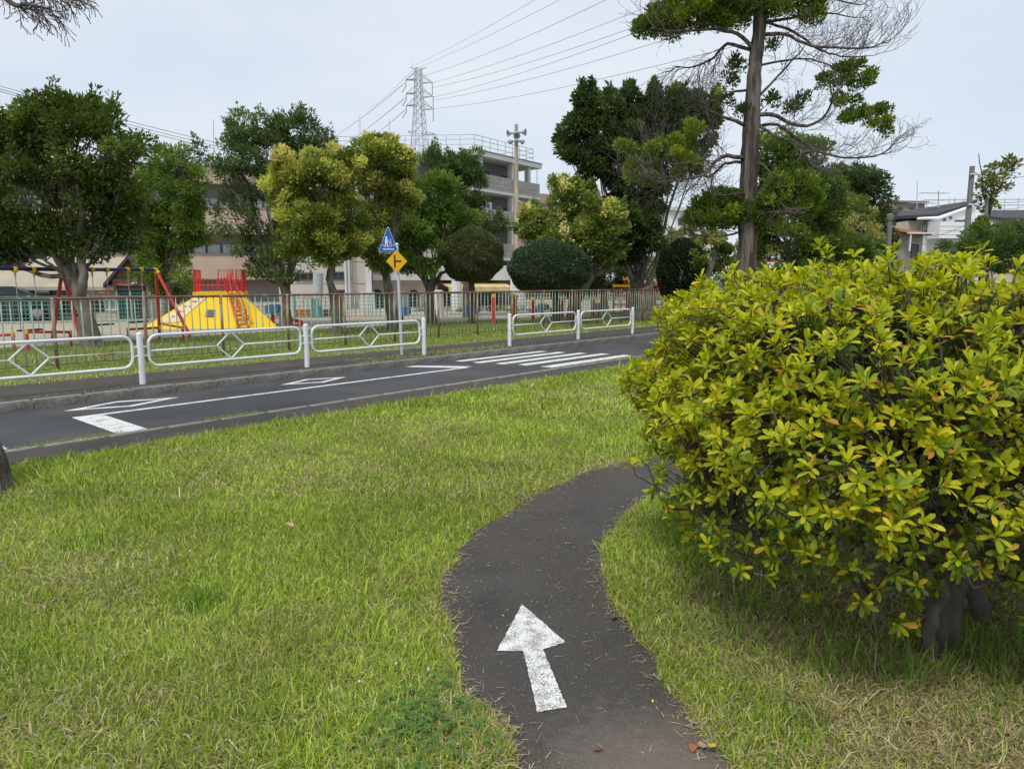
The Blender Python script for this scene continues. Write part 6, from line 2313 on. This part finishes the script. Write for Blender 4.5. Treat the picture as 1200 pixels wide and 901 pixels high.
# taller dark tufts standing in the lawn
for cx, cy, r, n, hh in ((-1.56, 3.32, .12, 160, .13), (-2.0, 2.75, .2, 120, .10), (-2.5, 4.2, .3, 200, .11), (-.9, 4.9, .3, 150, .09), (-3.1, 5.2, .4, 260, .14), (1.35, 2.75, .16, 90, .12), (1.62, 2.7, .15, 90, .14), (2.0, 2.85, .2, 130, .17), (1.15, 3.35, .15, 60, .13), (1.0, 4.2, .2, 160, .13), (1.95, 2.42, .2, 120, .10), (1.0, 2.35, .18, 110, .10), (1.2, 3.9, .25, 140, .12), (2.3, 2.8, .2, 120, .15), (1.5, 3.1, .3, 120, .13)):
    x, y = rng.normal(cx, r * .6, n), rng.normal(cy, r * .6, n)
    k = ~in_poly(x, y, path_poly)
    x, y = x[k], y[k]
    n = len(x)
    col = np.array((.15, .27, .035)) * rng.uniform(.7, 1.4, (n, 1))
    gp.append(blades(x, y, np.zeros(n), hh * rng.uniform(.5, 1.2, n), np.full(n, .0055), rng.uniform(.1, .7, n), rng.uniform(0, 6.28, n), col))
grass_object("grass", gp, BLADE)

# dry clippings: strewn over the lawn and swept along the path edge
x1, y1, _ = lawn_points(1.8, 7.0, 120)
cl = vnoise(x1, y1, 2.2, 31)
k = rng.random(len(x1)) < np.clip((cl - .35) * 2.5, .1, 1)
x1, y1 = x1[k], y1[k]
ex, ey = [], []
for line, m_ in ((pl, 1700), (pr, 800)):
    seg = line[(line[:, 1] > 1.9) & (line[:, 0] < 1.6)]
    i = rng.integers(0, len(seg), m_)
    bunch = vnoise(seg[i, 0], seg[i, 1], 2.6, 41) > (.42 if line is pl else .5)
    i = np.concatenate([i[bunch], i[~bunch][:m_ // 7]])
    ex.append(seg[i, 0] + rng.normal(0, .035, len(i)))
    ey.append(seg[i, 1] + rng.normal(0, .04, len(i)))
for mx0, my0, mr_, mn in ((-.30, 2.62, .07, 130), (-.16, 2.35, .08, 110), (-.40, 3.9, .06, 90), (.36, 5.45, .07, 80), (.9, 6.1, .09, 90), (-.33, 3.45, .05, 60), (.72, 2.25, .06, 60)):
    ex.append(rng.normal(mx0, mr_, mn)), ey.append(rng.normal(my0, mr_ * 1.4, mn))
px1 = rng.uniform(-.3, .75, 110)
py1 = rng.uniform(2.2, 5.4, 110)
k = in_poly(px1, py1, path_poly)
xs, ys = np.concatenate([x1] + ex + [px1[k]]), np.concatenate([y1] + ey + [py1[k]])
n = len(xs)
zz_ = np.concatenate([np.full(len(x1), .022), np.full(n - len(x1), .011)])
zz_ = zz_ * rng.uniform(.8, 1.6, n)
ln_ = rng.uniform(.03, .10, n)
ln_[len(x1):] *= .62
col = STRAW[rng.choice(4, n, p=[.4, .25, .25, .1])] * rng.uniform(.85, 1.1, (n, 1))
EDGE = np.array([(.62, .48, .29), (.52, .38, .22), (.70, .58, .38), (.38, .27, .16)])
col[len(x1):] = EDGE[rng.choice(4, n - len(x1))] * rng.uniform(.8, 1.1, (n - len(x1), 1))
grass_object("dry_clippings", [blades(xs, ys, zz_, ln_, rng.uniform(.0020, .0046, n), np.full(n, 1.50), rng.uniform(0, 6.28, n), col, .04)], BLADE)

# weeds along the edging, the kerb back and the far grass strip
wp_ = []
for (u0, u1, v0, v1, z, n, h0, h1, w, pal) in ((1.5, 5.6, 7.90, 8.04, .012, 1500, .015, .045, .006, GREEN), (5.6, 9, 7.9, 7.97, .012, 120, .01, .03, .006, GREEN), (11.5, 14.5, 7.9, 8.02, .012, 260, .02, .05, .009, GREEN),
                                           (2, 22, 10.60, 10.95, .105, 420, .02, .05, .010, GREEN), (8, 12.6, 10.62, 11.3, .105, 900, .02, .07, .011, GREEN), (1.5, 24, 12.15, 12.6, .10, 5200, .02, .06, .012, STRAW),
                                           (0.5, 26, 12.2, 14.3, .097, 17000, .03, .085, .012, GREEN), (-2, 30, 14.2, 19.5, .097, 22000, .03, .075, .017, GREEN), (-2, 34, 19, 25, .097, 12000, .04, .09, .022, GREEN)):
    uu, vv = rng.uniform(u0, u1, n), rng.uniform(v0, v1, n)
    if v0 < 8:
        k = vnoise(uu, vv, 2.0, 51) > .35
        uu, vv = uu[k], vv[k]
    if v0 == 10.60:
        k = vnoise(uu, vv, 1.6, 52) > .6
        uu, vv = uu[k], vv[k]
    x, y = RU[0] * uu + RV[0] * vv, RU[1] * uu + RV[1] * vv
    k = ~in_poly(x, y, np.array(sandp)) if z > .05 else np.ones(len(x), bool)
    x, y = x[k], y[k]
    n = len(x)
    col = pal[rng.choice(4, n)] * rng.uniform(.75, 1.1, (n, 1)) * (.8 + .35 * vnoise(x, y, 1.1, 61))[:, None]
    dry_ = rng.random(n) < .12
    col[dry_] = STRAW[rng.choice(4, dry_.sum())]
    wp_.append(blades(x, y, np.full(n, z), rng.uniform(h0, h1, n), np.full(n, w), rng.uniform(.2, 1.2, n), rng.uniform(0, 6.28, n), col))
grass_object("park_grass", wp_, BLADE)

# loose grit on the path
n = 9000
x, y = rng.uniform(-.45, 1.6, n), rng.uniform(2.0, 6.3, n)
k = in_poly(x, y, path_poly)
x, y = x[k], y[k]
n = len(x)
sz = rng.uniform(.0012, .0030, n) * (1 + (rng.random(n) < .04) * 1.2)
gv = np.empty((n, 5, 3))
for j in range(4):
    w_ = j * PI / 2 + rng.uniform(-.5, .5, n)
    gv[:, j] = np.stack([x + sz * np.cos(w_), y + sz * np.sin(w_), np.full(n, .0062)], 1)
gv[:, 4] = np.stack([x + sz * rng.uniform(-.4, .4, n), y + sz * rng.uniform(-.4, .4, n), .0064 + sz * rng.uniform(.5, .9, n)], 1)
b = np.arange(n)[:, None] * 5
gf = np.concatenate([np.hstack([b + j, b + (j + 1) % 4, b + 4]) for j in range(4)])
gc = np.array([(.30, .28, .26), (.20, .185, .17), (.42, .40, .37), (.13, .12, .11)])[rng.choice(4, n, p=[.35, .35, .1, .2])]
build_np("path_grit", gv.reshape(-1, 3), gf, leaf_mat("grit_stone", 0.0, 0.9, 0.2), np.repeat(gc, 5, axis=0), None)

# clover leaves near the foot of the path
n = 260
x, y = rng.normal(-.31, .12, n), rng.normal(2.36, .13, n)
k = ~in_poly(x, y, path_poly)
x, y = x[k], y[k]
n = len(x)
cv, cf_, cc_ = [], [], []
for i in range(n):
    z = rng.uniform(.025, .055)
    for j in range(3):
        a = j * 2.094 + i
        cv.append((x[i], y[i], z)), cv.append((x[i] + .012 * math.cos(a - .6), y[i] + .012 * math.sin(a - .6), z + .004))
        cv.append((x[i] + .017 * math.cos(a), y[i] + .017 * math.sin(a), z + .001)), cv.append((x[i] + .012 * math.cos(a + .6), y[i] + .012 * math.sin(a + .6), z + .004))
        b = len(cv) - 4
        cf_.append((b, b + 1, b + 2, b + 3))
        cc_ += [np.array((.13, .25, .06)) * rng.uniform(.8, 1.25)] * 4
build_np("clover_patch", np.array(cv), np.array(cf_), BLADE, np.array(cc_), None)

m_clov = mat("clover_flower_white", (0.60, 0.59, 0.48), 0.8, 0.1, 60)
for px, py, lab in ((463, 777, "white clover flower left of the arrow, above the clover patch"), (420, 798, "lone white clover flower furthest left in the grass"), (501, 784, "white clover flower nearest the arrow's left side"), (548, 618, "white clover flower beside the bend of the path")):
    p = gnd(px, py, .05)
    o = thing("clover_flower", lab, "flower", (p.x, p.y, 0), "white clover flowers in the lawn")
    build("stem", MB().tube([(p.x, p.y, 0), (p.x + .004, p.y, .045)], .0015, 5), m_dgreen, o)
    build("flower_head", MB().lathe([(.002, .043), (.005, .046), (.006, .050), (.0045, .054), (.0015, .056)], (p.x + .004, p.y, 0), 9), m_clov, o)

# fallen leaves
m_fl = mat("fallen_leaf_orange", (0.36, 0.13, 0.045), 0.7, 0.25, 40)
m_fb = mat("fallen_leaf_tan", (0.42, 0.27, 0.15), 0.7, 0.2, 40)
m_fy = mat("fallen_leaf_yellow", (0.58, 0.46, 0.06), 0.7, 0.15, 40)
m_fd = mat("fallen_leaf_brown", (0.17, 0.075, 0.045), 0.7, 0.2, 40)
for px, py, m_, L_, z, lab in ((811, 881, m_fl, .045, .012, "orange fallen leaf lying near the bottom right of the path"), (820, 868, m_fb, .05, .014, "tan fallen leaf just above the orange one by the path edge"), (838, 871, m_fy, .04, .03, "yellow fallen leaf in the grass edge at the path's lower right"),
                               (707, 877, m_fd, .035, .012, "dark brown fallen leaf on the dusty path"), (765, 823, m_fy, .016, .012, "tiny yellow leaf fragment on the path right of the arrow"), (335, 615, m_fb, .07, .045, "tan fallen leaf lying out in the open lawn"),
                               (976, 838, m_fl, .022, .03, "small orange petal in the grass before the azalea"), (36, 665, m_fb, .05, .04, "pale tan fallen leaf in the lawn at the far left"), (717, 727, m_fd, .05, .014, "reddish brown leaf litter on the right edge of the path"),
                               (720, 625, m_fl, .05, .016, "reddish leaf on the inner bend of the path"), (990, 742, m_fb, .05, .04, "tan leaf under the azalea's lowest sprig"), (655, 737, m_fd, .02, .012, "small brown leaf scrap right of the arrow head")):
    p = gnd(px, py, z)
    v, f = leaf_template(random.uniform(-.3, .3), random.uniform(.3, .8))
    v = v * np.array([1, 1.7, 1]) * L_
    w = random.uniform(0, 6.28)
    ca, sa = math.cos(w), math.sin(w)
    v = np.stack([v[:, 0] * ca - v[:, 1] * sa, v[:, 0] * sa + v[:, 1] * ca, v[:, 2]], 1)
    v[:, 2] -= v[:, 2].min()
    o = link("fallen_leaf", raw_mesh("fallen_leaf", v, f, m_, True), None, p)
    tag(o, lab, "leaf", "fallen leaves")
